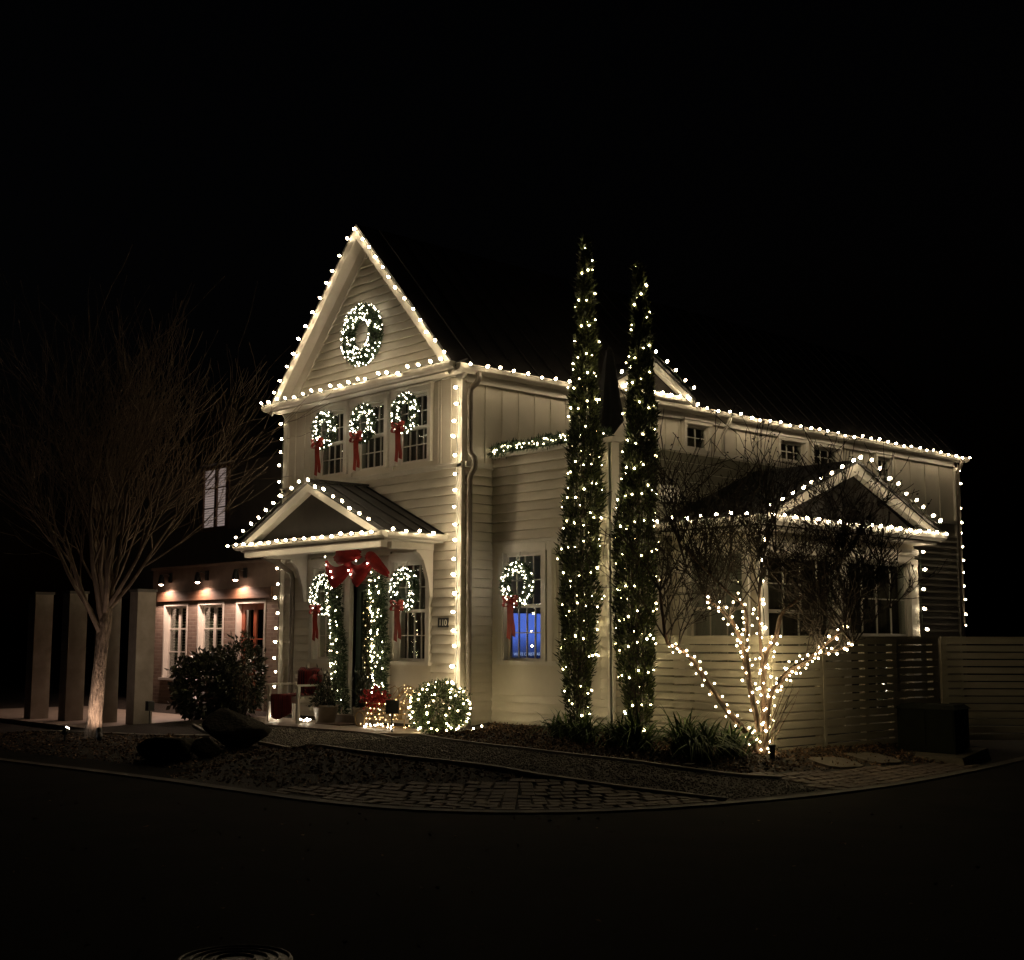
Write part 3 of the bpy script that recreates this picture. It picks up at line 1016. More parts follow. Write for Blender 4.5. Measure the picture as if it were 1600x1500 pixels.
# door
dr = MB()
for a in ((-2.86, -2.72, -.10, -.055, .04, 2.2), (-2.11, -1.97, -.10, -.055, .04, 2.2), (-2.72, -2.11, -.10, -.055, .04, .62), (-2.72, -2.11, -.10, -.055, 2.06, 2.2)):
    dr.lbox(FRONT, *a)
door = dr.build('door', 'door', house, label='dark green glazed front door')
MB().lbox(FRONT, -2.715, -2.115, -.08, -.074, .625, 2.055).build('pane', 'glass', door)
MB().lbox(FRONT, -2.60, -2.22, -.054, -.045, .16, .5).build('door_panel', 'door', door)
hb = MB().tube([FRONT(-2.05, -.05, 1.0), FRONT(-2.05, .01, 1.0), FRONT(-2.05, .01, 1.16), FRONT(-2.05, -.05, 1.16)], .012, 6)
hb.build('handle', 'brass', door)
mb = MB()
for a, b in ((-3.04, -2.88), (-1.95, -1.79)):
    mb.lbox(FRONT, a, b, -.15, .07, -.1, 2.3)
    mb.lbox(FRONT, a - .015, b + .015, -.012, .085, -.1, .12)
mb.lbox(FRONT, -3.06, -1.77, -.15, .075, 2.3, 2.55)
mb.build('door_frame', 'trim', house)
MB().lbox(FRONT, -3.0, -1.83, -.15, .34, -.1, .03).build('door_step', 'slab', house)
# downspouts
MB().tube([(.21, .12, 5.42), (.21, .12, 5.30), (.19, .10, 5.24), (.10, .06, 5.16), (.085, .055, 5.08), (.085, .055, 4.2), (.10, .06, 4.13), (.17, .08, 4.06), (.18, .085, 3.99), (.17, .08, 3.90), (.10, .06, 3.80), (.085, .055, 3.72), (.085, .055, -.06)], .045, 10).build('downspout', 'spout', house, True)
MB().tube([(-4.48, -.8, 2.80), (-4.48, -.8, 2.70), (-4.52, -.42, 2.58), (-4.58, -.15, 2.44), (-4.60, -.10, 2.34), (-4.60, -.10, .0), (-4.58, -.2, -.06)], .045, 10).build('downspout', 'spout', house, True)
MB().tube([(.22, 14.9, 5.42), (.2, 14.9, 5.3), (.09, 14.93, 5.15), (.09, 14.93, 0)], .045, 8).build('downspout', 'spout', house, True)
MB().tube([(.22, 6.35, 5.42), (.2, 6.35, 5.3), (.08, 6.3, 5.1), (.08, 6.3, 4.2)], .04, 8).build('downspout', 'gutter', house, True)

# house number plaque
def text_mesh(body, size, P, u, n, z, parent, m, ext=.002):
    cu_ = bpy.data.curves.new('lettering', 'FONT')
    cu_.body = body
    cu_.size = size
    cu_.extrude = ext
    cu_.align_x = 'CENTER'
    tmp = bpy.data.objects.new('lettering', cu_)
    col.objects.link(tmp)
    bpy.context.view_layer.update()
    me = bpy.data.meshes.new_from_object(tmp.evaluated_get(bpy.context.evaluated_depsgraph_get()))
    bpy.data.objects.remove(tmp)
    off = OFF.get(parent, Vector((0, 0, 0)))
    for v in me.vertices:
        v.co = Vector(P(u + v.co.x, n + v.co.z, z + v.co.y)) - off
    me.materials.clear()
    return link('lettering', me, m, parent)
pl = thing('number_plaque', 'small black house number plaque reading 110 on the siding', 'house number', FRONT(-.42, .03, 1.53))
MB().lbox(FRONT, -.545, -.295, .026, .042, 1.455, 1.60).build('plate', 'black', pl)
text_mesh('110', .135, FRONT, -.42, .045, 1.482, pl, 'paper')

# television in the wing room
tv = thing('television', 'blue glowing television showing a film title behind the wing window', 'television', (.05, 1.6, .9))
TV = lambda u, n, z: (.06 + n, u, z)
MB().lbox(TV, .80, 2.12, 0, .05, .86, 1.70).build('case', 'black', tv)
MB().lbox(TV, .82, 2.10, .051, .054, .88, 1.68).build('screen', 'tv', tv)
text_mesh('WHITE CHRISTMAS', .066, TV, 1.24, .057, 1.02, tv, 'tvtext', .001)

# ------------------------------------------------------------------ neighbour's house
nb = thing('brick_house', 'low brick neighbour house with three lamps and dark upper storey', 'house', (-8.3, .5, -.25))
NW = [(-10.55, -9.50, .45, 2.02), (-9.08, -8.02, .45, 2.02), (-7.55, -6.45, -.2, 2.02)]
wall(NFRONT, -11.1, -5.6, -.3, 2.09, NW, nb, 'brick', n0=-.32, n1=0)
MB().lbox(NFRONT, -11.1, -5.6, -.32, 0, 2.09, 2.75).build('upper_wall', 'stucco', nb)
MB().lbox(NFRONT, -11.15, -5.55, -.34, .03, 2.75, 2.80).build('coping', 'stucco', nb)
MB().lbox(NFRONT, -10.78, -6.2, .002, .06, 2.06, 2.26).build('lintel', 'wood_dark', nb)
for i, (a, b, p, q) in enumerate(NW):
    isd = i == 2
    fm = MB()
    for u in (a, b - .05):
        fm.lbox(NFRONT, u + .001, u + .049, -.31, .012, p, q - .001)
    fm.lbox(NFRONT, a + .05, b - .05, -.31, .012, q - .06, q - .001)
    if not isd:
        fm.lbox(NFRONT, a - .06, b + .06, -.31, .06, p - .05, p)
    w = fm.build('window' if not isd else 'door_frame', 'white', nb)
    m2 = 'white' if not isd else 'wood_red'
    sb = MB()
    st = .05 if not isd else .12
    n0, n1 = -.14, -.10
    aa, bb, pp, qq = a + .05, b - .05, p + .002, q - .062
    mid = (aa + bb) / 2
    for u0_, u1_ in ((aa, aa + st), (bb - st, bb), (mid - .05, mid - .005), (mid + .005, mid + .05)):
        sb.lbox(NFRONT, u0_, u1_, n0, n1, pp, qq)
    for (u0_, u1_) in ((aa + st, mid - .05), (mid + .05, bb - st)):
        for z0_, z1_ in ((pp, pp + st), (qq - st, qq), (pp + (qq - pp) * .36 - .012, pp + (qq - pp) * .36 + .012), (pp + (qq - pp) * .68 - .012, pp + (qq - pp) * .68 + .012)):
            sb.lbox(NFRONT, u0_, u1_, n0, n1, z0_, z1_)
        MB().lbox(NFRONT, u0_, u1_, -.122, -.118, pp + st, qq - st).build('pane', 'glass', w)
    sb.build('sash', m2, w)
    if not isd:
        bl = MB()
        for k in range(26):
            z = p + .05 + k * .058
            bl.lbox(NFRONT, a + .06, b - .06, -.20, -.17, z, z + .03)
        bl.build('blind', 'slatdark', w)
    else:
        MB().lbox(NFRONT, a - .1, b + .1, -.7, -.68, p, q).build('curtain', 'curtain_pale', w)
# upper storey
MB().box(-17, -7.9, 2.0, 9, 2.3, 5.35).build('wall', 'dark_wall', nb)
MB().prism([(-14.6, 1.7, 5.2), (-7.6, 1.7, 5.2), (-11.1, 1.7, 6.9)], (0, 7.5, 0)).build('roof', 'roof', nb)
MB().box(-11.1, -5.6, .83, 2.0, 2.6, 2.7).build('flat_roof', 'roof', nb)
ww = MB()
for a in ((-11.72, -11.62, 3.72, 5.2), (-11.12, -11.02, 3.72, 5.2), (-10.62, -10.52, 3.72, 5.2)):
    ww.box(a[0], a[1], 1.94, 1.999, a[2], a[3])
ww.box(-11.62, -10.62, 1.95, 1.999, 3.72, 3.8)
ww.box(-11.62, -10.62, 1.95, 1.999, 5.12, 5.2)
uw = ww.build('window', 'wood_dark', nb)
for a, b in ((-11.62, -11.12), (-11.02, -10.62)):
    bl = MB()
    for k in range(24):
        bl.hexa([(a + .01, 1.985, 3.81 + k * .055), (b - .01, 1.985, 3.81 + k * .055), (b - .01, 1.995, 3.81 + k * .055), (a + .01, 1.995, 3.81 + k * .055),
                 (a + .01, 1.975, 3.852 + k * .055), (b - .01, 1.975, 3.852 + k * .055), (b - .01, 1.99, 3.852 + k * .055), (a + .01, 1.99, 3.852 + k * .055)])
    bl.build('blind', 'blind', uw, label='blind lit from the room behind')
    MB().box(a, b, 1.955, 1.965, 4.22, 4.25).build('glazing_bar', 'wood_dark', uw)
    MB().box(a, b, 1.955, 1.965, 4.68, 4.71).build('glazing_bar', 'wood_dark', uw)

# three wall lamps
for x, lb in ((-10.28, 'black wall lamp above the leftmost brick house window'), (-8.72, 'black wall lamp above the middle brick house window'), (-7.22, 'black wall lamp above the reddish brick house door')):
    lp = thing('wall_lamp', lb, 'wall lamp', (x, .5, 2.5), 'downlights on the neighbour wall')
    MB().box(x - .05, x + .05, .46, .498, 2.46, 2.66).build('back_plate', 'black', lp)
    MB().tube([(x, .46, 2.6), (x, .36, 2.63), (x, .29, 2.62)], .014, 6).build('arm', 'black', lp)
    MB().lathe((x, .27, 2.42), [(.075, 0), (.075, .01), (.06, .12), (.035, .2), (.02, .21)], 14).build('lamp_shade', 'black', lp, True)
    MB().lathe((x, .27, 2.415), [(.052, 0), (.03, -.02), (.008, -.028)], 12).build('bulb', 'lampglow', lp, True)
    ld = bpy.data.lights.new('lamp_light', 'SPOT')
    ld.energy = 95
    ld.color = (1, .66, .50)
    ld.spot_size = RAD(158)
    ld.spot_blend = .6
    ld.shadow_soft_size = .04
    lo = bpy.data.objects.new('lamp_light', ld)
    col.objects.link(lo)
    lo.parent = lp
    lo.location = (0, -.23, -.135)

# pergola piers by the patio
for i, ((x, y), lb) in enumerate(zip([(-6.02, -2.26), (-6.9, -2.48), (-7.81, -2.7), (-8.77, -2.94)], [
        'pale patio pier nearest the brick house windows', 'pale patio pier hidden behind the bare tree trunk', 'second pale patio pier from the left', 'leftmost pale patio pier'])):
    t = thing('patio_pier', lb, 'pier', (x, y, -.22), 'piers along the patio')
    mb = MB().box(x - .15, x + .15, y - .17, y + .17, -.25, 2.08)
    mb.build('shaft', 'pale_pier', t)
    MB().box(x - .17, x + .17, y - .19, y + .19, 2.081, 2.13).build('cap', 'dark_wall', t)

# ------------------------------------------------------------------ light strings
def bulb_mesh():
    b = MB().lathe((0, 0, 0), [(.010, 0), (.017, .010), (.022, .024), (.018, .041), (.005, .056)], 8)
    me = bpy.data.meshes.new('bulb')
    me.from_pydata(b.v, [], b.f)
    me.materials.append(M['c9'])
    me.polygons.foreach_set('use_smooth', [True] * len(me.polygons))
    return me
BULB = bulb_mesh()
FAIRY = ico_mesh('bulb', .0138, 'fairy')
FAIRYG = ico_mesh('bulb', .011, 'fairygold')

def place(me, name, parent, p, aim=(0, 0, 1), scale=1.0):
    o = bpy.data.objects.new(name, me)
    o.parent = parent
    q = Vector((0, 0, 1)).rotation_difference(Vector(aim).normalized())
    o.matrix_local = Matrix.Translation(Vector(p) - OFF[parent]) @ q.to_matrix().to_4x4() @ Matrix.Scale(scale, 4)
    col.objects.link(o)
    return o

def sample(path, spacing, start=0.0):
    path = [Vector(p) for p in path]
    out = []
    nxt = start
    s = 0
    for a, b in zip(path[:-1], path[1:]):
        L = (b - a).length
        while nxt <= s + L + 1e-6:
            out.append(a + (b - a) * ((nxt - s) / L))
            nxt += spacing
        s += L
    return out

def bulb_string(label, path, aim, spacing=.272, start=.05, jit=.012, droop=.25):
    root = thing('light_string', label, 'string lights', path[0], 'large warm bulbs strung along the house edges')
    pts = sample(path, spacing, start)
    aim = Vector(aim).normalized()
    cp = []
    mb = MB()
    for i, p in enumerate(pts):
        j = Vector((random.gauss(0, jit), random.gauss(0, jit), random.gauss(0, jit)))
        a = (aim + Vector((random.gauss(0, droop), random.gauss(0, droop), random.gauss(0, droop)))).normalized()
        q = p + j
        place(BULB, 'bulb', root, q + a * .02, a, random.uniform(.92, 1.1))
        mb.tube([q - a * .018, q + a * .02], [.012, .011], 6)
        cp.append(q - a * .016)
        if i + 1 < len(pts):
            cp.append((p + pts[i + 1]) / 2 - Vector((0, 0, .012)))
    if len(cp) > 1:
        mb.tube(cp, .0045, 4)
    mb.build('cord', 'cord', root)
    return root

YG = -.36
bulb_string('bulbs up the left rake of the tall front gable', [(-5.14, YG, 5.47), (-2.52, YG, 8.27)], (-.3, -.9, .1), .295)
bulb_string('bulbs down the right rake of the tall front gable', [(-2.50, YG, 8.27), (.13, YG, 5.50)], (.25, -.9, .1), .295)
bulb_string('bulbs on the gutter below the tall front gable', [(-5.2, -.475, 5.525), (.12, -.475, 5.525)], (-.2, -.9, .35), .275)
bulb_string('bulbs along the long side eave of the house', [(.32, -.2, 5.475), (.32, 2.85, 5.475)], (1, -.1, .1), .30)
bulb_string('bulbs along the far side eave beyond the small pediment', [(.32, 5.2, 5.475), (.32, 15.2, 5.475)], (1, -.1, .1), .315)
bulb_string('bulbs down the left front corner of the house', [(-5.13, -.05, 5.28), (-5.13, -.05, .25)], (-1, -.35, .05), .268)
bulb_string('bulbs down the right front corner beside the downspout', [(-.03, -.10, 5.22), (-.03, -.10, .35)], (-.3, -1, .1), .268)
bulb_string('bulbs down the far back corner of the house', [(.075, 14.96, 5.25), (.075, 14.96, 1.36)], (.8, .35, .05), .30)
bulb_string('bulbs on the right rake of the small side pediment', [(.46, 4.02, 6.24), (.46, 5.14, 5.66)], (.6, .2, .8), .27, .0)
bulb_string('bulbs on the left rake of the small side pediment', [(.46, 3.8, 6.12), (.46, 2.9, 5.64)], (.6, -.2, .8), .27, .0)
bulb_string('bulbs lighting the white gutter under the small side pediment', [(.395, 3.0, 5.612), (.395, 5.05, 5.612)], (.6, 0, -.45), .24, .0, .004, .08)
bulb_string('bulbs up the left rake of the porch roof', [(-4.62, -1.26, 2.96), (-2.5, -1.26, 3.86)], (-.7, -.3, .7), .262)
bulb_string('bulbs down the right rake of the porch roof', [(-2.42, -1.28, 3.82), (-.5, -1.28, 2.97)], (.2, -.8, .5), .262)
bulb_string('bulbs on the front gutter of the porch roof', [(-4.64, -1.365, 2.87), (-.35, -1.365, 2.87)], (0, -.9, -.05), .262, .0, .004, .12)
bulb_string('bulbs on the right gutter of the porch roof', [(-.275, -1.2, 2.89), (-.275, -.12, 2.89)], (.9, -.3, .15), .27, .02, .004, .12)
bulb_string('bulbs along the left eave of the sunroom', [(2.72, 1.40, 2.985), (4.5, 1.40, 2.985)], (.2, -.7, .6), .27)
bulb_string('bulbs up the left rake of the sunroom gable', [(4.56, 1.6, 3.06), (4.56, 3.9, 3.99)], (.7, -.3, .6), .265)
bulb_string('bulbs down the right rake of the sunroom gable', [(4.56, 4.1, 3.95), (4.56, 6.32, 3.02)], (.6, .4, .6), .265)
bulb_string('bulbs lighting the white gutter under the sunroom gable', [(4.605, 1.6, 3.0), (4.605, 6.25, 3.0)], (.6, 0, -.5), .27, .0, .004, .08)
bulb_string('bulbs down the near corner post of the sunroom', [(4.28, 1.84, 2.72), (4.28, 1.84, 1.2)], (.6, -.6, 0), .30)
bulb_string('bulbs down the far corner post of the sunroom', [(4.28, 5.98, 2.75), (4.28, 5.98, 1.36)], (.7, .5, 0), .30)

# ------------------------------------------------------------------ wreaths
def bow(root, c, s, tail, m='redlight', name='bow'):
    mb = MB()
    c = Vector(c)
    for sg in (-1, 1):
        for lift in (.25, -.15):
            pts = []
            for i in range(9):
                t = i / 8 * 2 * math.pi
                pts.append(c + Vector((sg * (s * .5 * (1 - math.cos(t))), -.03 - .25 * s * abs(math.sin(t / 2)), s * .32 * math.sin(t) + lift * s * (1 - math.cos(t)))))
            for p, q in zip(pts[:-1], pts[1:]):
                mb.bar(p, q, s * .4, .006, (0, 0, 1) if abs((q - p).normalized().z) < .9 else (1, 0, 0))
    mb.lathe(c + Vector((0, -.06, -.04 * s / .15)), [(.02, 0), (.035 * s / .15, .02), (.035 * s / .15, .04), (.02, .06)], 8)
    b = mb.build(name, m, root)
    for sg, L in ((-1, tail), (1, tail * .93)):
        tb = MB()
        n = 8
        for i in range(n + 1):
            t = i / n
            x = sg * (.022 + .028 * t) * s / .15 + .008 * math.sin(t * 7 + sg)
            y = -.05 - .012 * math.sin(t * 6)
            z = -t * L
            w = .042 * s / .15
            for dx, dy in ((-w, 0), (w, 0), (w, .004), (-w, .004)):
                tb.v.append(tuple(c + Vector((x + dx, y + dy, z - (.03 if dx > 0 and i == n else 0)))))
        for i in range(n):
            for k in range(4):
                tb.f.append((i * 4 + k, i * 4 + (k + 1) % 4, i * 4 + 4 + (k + 1) % 4, i * 4 + 4 + k))
        tb.f += [(3, 2, 1, 0), tuple(n * 4 + k for k in range(4))]
        tb.build('ribbon_tail', m, root)
    return b

def wreath(label, c, R_, r_, nbulb, bw=None, hang=None, br=.0122):
    root = thing('wreath', label, 'wreath', c)
    c = np.array(c, float)
    n = int(5200 * R_ * r_ / (.26 * .1))
    a = rng.uniform(0, 2 * math.pi, n)
    b = rng.uniform(0, 2 * math.pi, n)
    rr = r_ * np.sqrt(rng.uniform(.15, 1, n))
    rad = np.stack([np.cos(a), 0 * a, np.sin(a)], 1)
    out = rad * np.cos(b)[:, None] + np.array([0, -1, 0]) * np.sin(b)[:, None]
    P = c + rad * R_ + out * rr[:, None] * np.array([1, .75, 1])
    tan = np.stack([-np.sin(a), 0 * a, np.cos(a)], 1)
    D = out * .8 + tan * .6 + rng.normal(size=(n, 3)) * .45
    V, F = leaves(P, D, .06, .012)
    leafobj('foliage', V, F, 'wreathleaf', root, 'stuff')
    MB().tube([tuple(c + np.array([math.cos(t) * R_, 0, math.sin(t) * R_])) for t in [i * math.pi / 12 for i in range(25)]], r_ * .35, 6, False).build('ring', 'cord', root)
    a = rng.uniform(0, 2 * math.pi, nbulb)
    a = (np.arange(nbulb) / nbulb * 2 * math.pi * 3 + rng.normal(size=nbulb) * .15)
    b = rng.uniform(-.35, math.pi + .35, nbulb)
    rad = np.stack([np.cos(a), 0 * a, np.sin(a)], 1)
    out = rad * np.cos(b)[:, None] + np.array([0, -1, 0]) * np.sin(b)[:, None]
    P = c + rad * R_ + out * (r_ * 1.12) * np.array([1, .85, 1])
    bulbs_joined('fairy_lights', P, br, 'fairycool', root)
    if bw:
        bow(root, c + np.array([0, -.08, -R_]), bw, bw * 3.6)
    if hang:
        MB().bar(Vector(c) + Vector((0, .02, R_)), Vector(hang), .03, .004, (0, -1, 0)).build('hanger', 'cordwhite', root)
    return root

wreath('big lit wreath on the tall gable wall', (-2.52, -.17, 6.43), .405, .125, 190, br=.0125)
wreath('lit wreath with red bow on the left upper window', (-3.66, -.13, 4.92), .255, .072, 84, .15, (-3.66, -.05, 5.33))
wreath('lit wreath with red bow on the middle upper window', (-2.50, -.13, 4.90), .255, .072, 84, .15, (-2.50, -.05, 5.33))
wreath('lit wreath with red bow on the right upper window', (-1.34, -.13, 4.93), .255, .072, 84, .15, (-1.38, -.06, 5.34))
wreath('lit wreath on the porch window behind the bench', (-3.62, -.13, 2.03), .265, .072, 100, .14, (-3.62, -.05, 2.56))
wreath('lit wreath on the porch window above the sleigh', (-1.30, -.13, 2.06), .265, .072, 100, .15, (-1.30, -.05, 2.56))
wreath('lit wreath on the wing window showing the blue screen', (.72, .47, 2.10), .265, .072, 104, .15, (.72, .55, 2.66))

# ------------------------------------------------------------------ garlands
def garland(label, path, r, nleaf, nb_, m='fairymix', loc=None, br=.0135):
    root = thing('garland', label, 'garland', loc or path[0])
    pts = np.array(sample(path, .02))
    n = nleaf
    i = rng.integers(0, len(pts), n)
    D = rng.normal(size=(n, 3))
    D /= np.linalg.norm(D, axis=1, keepdims=True)
    lump = 1 + .25 * np.sin(i * .13)
    P = pts[i] + D * (r * np.sqrt(rng.uniform(.1, 1, n)) * lump)[:, None]
    V, F = leaves(P, D + rng.normal(size=(n, 3)) * .5, .08, .017)
    leafobj('foliage', V, F, 'wreathleaf', root, 'stuff')
    MB().tube([tuple(p) for p in pts[::12]], r * .3, 5).build('core', 'cord', root)
    t = np.linspace(0, len(pts) - 1, nb_).astype(int)
    ph = np.arange(nb_) * 2.1 + rng.normal(size=nb_) * .4
    E = np.stack([np.cos(ph) * rng.uniform(.3, 1.1, nb_), -np.abs(np.sin(ph)) * .8 - .25, rng.normal(size=nb_) * .4], 1)
    E /= np.linalg.norm(E, axis=1, keepdims=True)
    t = np.clip(t + rng.integers(-4, 5, nb_), 0, len(pts) - 1)
    bulbs_joined('fairy_lights', pts[t] + E * r * 1.12, br, m, root)
    return root
garland('lit garland hanging left of the front door', [(-3.17, -.22, 2.30), (-3.05, -.22, 1.6), (-2.96, -.22, .8), (-2.90, -.2, -.02)], .12, 4200, 58, br=.0125)
garland('lit garland hanging right of the front door', [(-1.90, -.22, 2.28), (-1.83, -.22, 1.5), (-1.80, -.22, .8), (-1.76, -.2, .15)], .13, 4200, 84, br=.0125)
garland('lit evergreen garland along the wing parapet', [(.08, .56, 4.20), (.5, .56, 4.25), (1.0, .56, 4.22), (1.6, .56, 4.25), (2.55, .56, 4.22)], .07, 3600, 60, br=.0115)

# big red swag bow over the door
sw = thing('red_bow', 'large drooping red velvet bow hung over the front door', 'bow', (-2.5, -.3, 2.6))
def swag(p0, p1, sag, w, bul, name):
    mb = MB()
    n, k = 14, 8
    p0, p1 = Vector(p0), Vector(p1)
    for i in range(n + 1):
        t = i / n
        c = p0.lerp(p1, t) + Vector((0, -bul * math.sin(math.pi * t), -sag * 4 * t * (1 - t)))
        ww_ = w * (.30 + .70 * math.sin(math.pi * t) ** .7)
        for j in range(k + 1):
            s = j / k - .5
            fold = .018 * math.sin(j * 2.2 + i * .5)
            mb.v.append(tuple(c + Vector((0, -.05 * math.cos(s * 2.6) + fold, s * ww_))))
    for i in range(n):
        for j in range(k):
            a = i * (k + 1) + j
            mb.f.append((a, a + 1, a + k + 2, a + k + 1))
    o = mb.build(name, 'red', sw, True)
    md = o.modifiers.new('thickness', 'SOLIDIFY')
    md.thickness = .006
    return o
swag((-3.32, -.22, 2.58), (-2.55, -.26, 2.50), .24, .36, .10, 'swag_loop')
swag((-2.55, -.26, 2.50), (-1.98, -.22, 2.58), .24, .36, .10, 'swag_loop')
swag((-3.0, -.27, 2.62), (-2.2, -.30, 2.66), -.02, .30, .12, 'bow_loop')
swag((-2.15, -.24, 2.62), (-1.56, -.2, 2.30), -.06, .26, .07, 'swag_tail')
MB().lathe((-2.55, -.36, 2.52), [(.02, -.05), (.07, -.03), (.07, .03), (.02, .05)], 10, (0, 0, 1)).build('knot', 'red', sw, True)
P = np.array([(-3.24, -.34, 2.66), (-3.18, -.36, 2.52), (-2.98, -.40, 2.40), (-2.93, -.40, 2.30), (-2.46, -.40, 2.40), (-2.40, -.4, 2.33), (-2.02, -.34, 2.50), (-2.25, -.4, 2.55)])
bulbs_joined('fairy_lights', P, .016, 'fairycool', sw)

# ------------------------------------------------------------------ porch things
SZ = -.098
bn = thing('garden_bench', 'white painted wooden bench on the porch below the left window', 'bench', (-3.35, -.75, SZ))
bx0, bx1, by0, by1 = -3.80, -2.92, -1.05, -.50
for x in (bx0, bx1):
    MB().box(x - .025, x + .025, by0, by0 + .05, SZ, .50).build('leg', 'trim', bn)
    MB().box(x - .025, x + .025, by1 - .05, by1, SZ, .74).build('leg', 'trim', bn)
    MB().box(x - .04, x + .04, by0 - .03, by1 + .02, .50, .53).build('arm', 'trim', bn)
    MB().box(x - .02, x + .02, by0 + .05, by1 - .05, .24, .30).build('rail', 'trim', bn)
for k in range(6):
    y = by0 + .01 + k * .085
    MB().box(bx0 + .026, bx1 - .026, y, y + .07, .30, .325).build('slat', 'trim', bn)
for z in (.42, .55, .68):
    MB().box(bx0 + .026, bx1 - .026, by1 - .04, by1 - .015, z, z + .06).build('back_slat', 'trim', bn)
MB().box(bx0 + .026, bx1 - .026, by0 + .005, by0 + .03, .23, .298).build('rail', 'trim', bn)
# plaid throw
def cloth(name, label, cat, grid, m, th=.012):
    mb = MB()
    n, k = len(grid), len(grid[0])
    for r in grid:
        mb.v += [tuple(p) for p in r]
    for i in range(n - 1):
        for j in range(k - 1):
            a = i * k + j
            mb.f.append((a, a + 1, a + k + 1, a + k))
    o = mb.build(name, m, None, True, None, label, cat)
    md = o.modifiers.new('thickness', 'SOLIDIFY')
    md.thickness = th
    return o
grid = []
for i in range(17):
    t = i / 16
    row = []
    for j in range(15):
        u = j / 14
        x = -3.66 + .62 * u + .015 * math.sin(i * .9)
        if t < .38:
            y, z = by1 - .055 - .02 * math.sin(u * 9), .80 - t / .38 * .44
            if t < .06: y, z = by1 + .0, .785
        elif t < .75:
            y, z = by1 - .06 - (t - .38) / .37 * .50, .345
        else:
            y, z = by0 - .015 - .012 * math.sin(u * 14), .345 - (t - .75) / .25 * (.34 + .06 * math.sin(u * 5))
        row.append((x, y, z + .008 * math.sin(u * 11 + i)))
    grid.append(row)
cloth('plaid_blanket', 'red plaid blanket draped over the white porch bench', 'blanket', grid, 'plaid')
cs = MB()
for i in range(9):
    for j in range(9):
        u, v = i / 8 * 2 - 1, j / 8 * 2 - 1
        h = .07 * ((1 - u ** 4) * (1 - v ** 4)) ** .5
        cs.v.append((-3.02 + .16 * u * (1 - .06 * v * v) - .03, by1 - .13 + .05 * v - h, .53 + .16 * v * (1 - .06 * u * u)))
nf = len(cs.v)
for i in range(9):
    for j in range(9):
        u, v = i / 8 * 2 - 1, j / 8 * 2 - 1
        h = .07 * ((1 - u ** 4) * (1 - v ** 4)) ** .5
        cs.v.append((-3.02 + .16 * u * (1 - .06 * v * v) - .03, by1 - .13 + .05 * v + h, .53 + .16 * v * (1 - .06 * u * u)))
for i in range(8):
    for j in range(8):
        a = i * 9 + j
        cs.f += [(a, a + 9, a + 10, a + 1), (nf + a, nf + a + 1, nf + a + 10, nf + a + 9)]
cs.build('cushion', 'plaid', None, True, None, 'red plaid cushion leaning on the right bench arm', 'cushion')

def pot(label, x, y, r, h, m='hedgeleaf', n=700, spread=.2, hh=.35):
    t = thing('potted_plant', label, 'potted plant', (x, y, SZ), 'pots beside the front door')
    MB().lathe((x, y, SZ), [(r * .62, 0), (r * .7, .02), (r * .95, h * .85), (r * 1.05, h * .88), (r * 1.05, h), (r * .9, h), (r * .88, h - .04)], 24).build('pot', 'pot', t, True)
    P = rng.normal(size=(n, 3)) * np.array([spread * .5, spread * .5, hh * .45]) + np.array([x, y, SZ + h + hh * .35])
    P[:, 2] = np.maximum(P[:, 2], SZ + h - .02)
    D = (P - np.array([x, y, SZ + h - .1])) + rng.normal(size=(n, 3)) * .15
    V, F = leaves(P, D, .08, .03)
    leafobj('foliage', V, F, m, t, 'stuff')
    st = MB()
    for k in range(6):
        a = k * 1.05
        st.tube([(x, y, SZ + h - .05), (x + .4 * spread * math.cos(a), y + .4 * spread * math.sin(a), SZ + h + hh * .7)], [.008, .004], 5)
    st.build('stem', 'twig', t)
    return t
pot('round beige pot with dark plant beside the bench', -2.72, -.62, .215, .30)
pot('beige pot with slim plant right of the door step', -1.82, -.52, .175, .29, n=420, spread=.11, hh=.42)

# lit tree indoors
xt = thing('christmas_tree', 'golden lit Christmas tree seen indoors through the door glass', 'christmas tree', (-3.55, .85, 0))
n = 5200
t = rng.uniform(0, 1, n) ** .7
a = rng.uniform(0, 6.283, n)
rr = (1 - t) * 0 + .62 * t * rng.uniform(.3, 1, n) ** .5
P = np.stack([-3.55 + rr * np.cos(a), .85 + rr * np.sin(a), 2.15 - 1.95 * t], 1)
V, F = leaves(P, np.stack([np.cos(a), np.sin(a), -.1 + 0 * a], 1) + rng.normal(size=(n, 3)) * .4, .10, .02)
leafobj('foliage', V, F, 'wreathleaf', xt, 'stuff')
MB().tube([(-3.55, .85, .0), (-3.55, .85, 2.1)], [.05, .01], 8).build('trunk', 'twig', xt)
k = np.arange(190)
t = ((k + 1) / 191) ** .62
a = k * 2.39996
P = np.stack([-3.55 + .63 * t * np.cos(a), .85 + .63 * t * np.sin(a), 2.15 - 1.95 * t], 1)
bulbs_joined('fairy_lights', P, .011, 'fairygold', xt)

# doormat
MB().box(-2.75, -2.05, -.80, -.38, SZ + .002, SZ + .016).build('doormat', 'wood_dark', None, False, None, 'reddish brown doormat on the porch slab at the door', 'doormat')

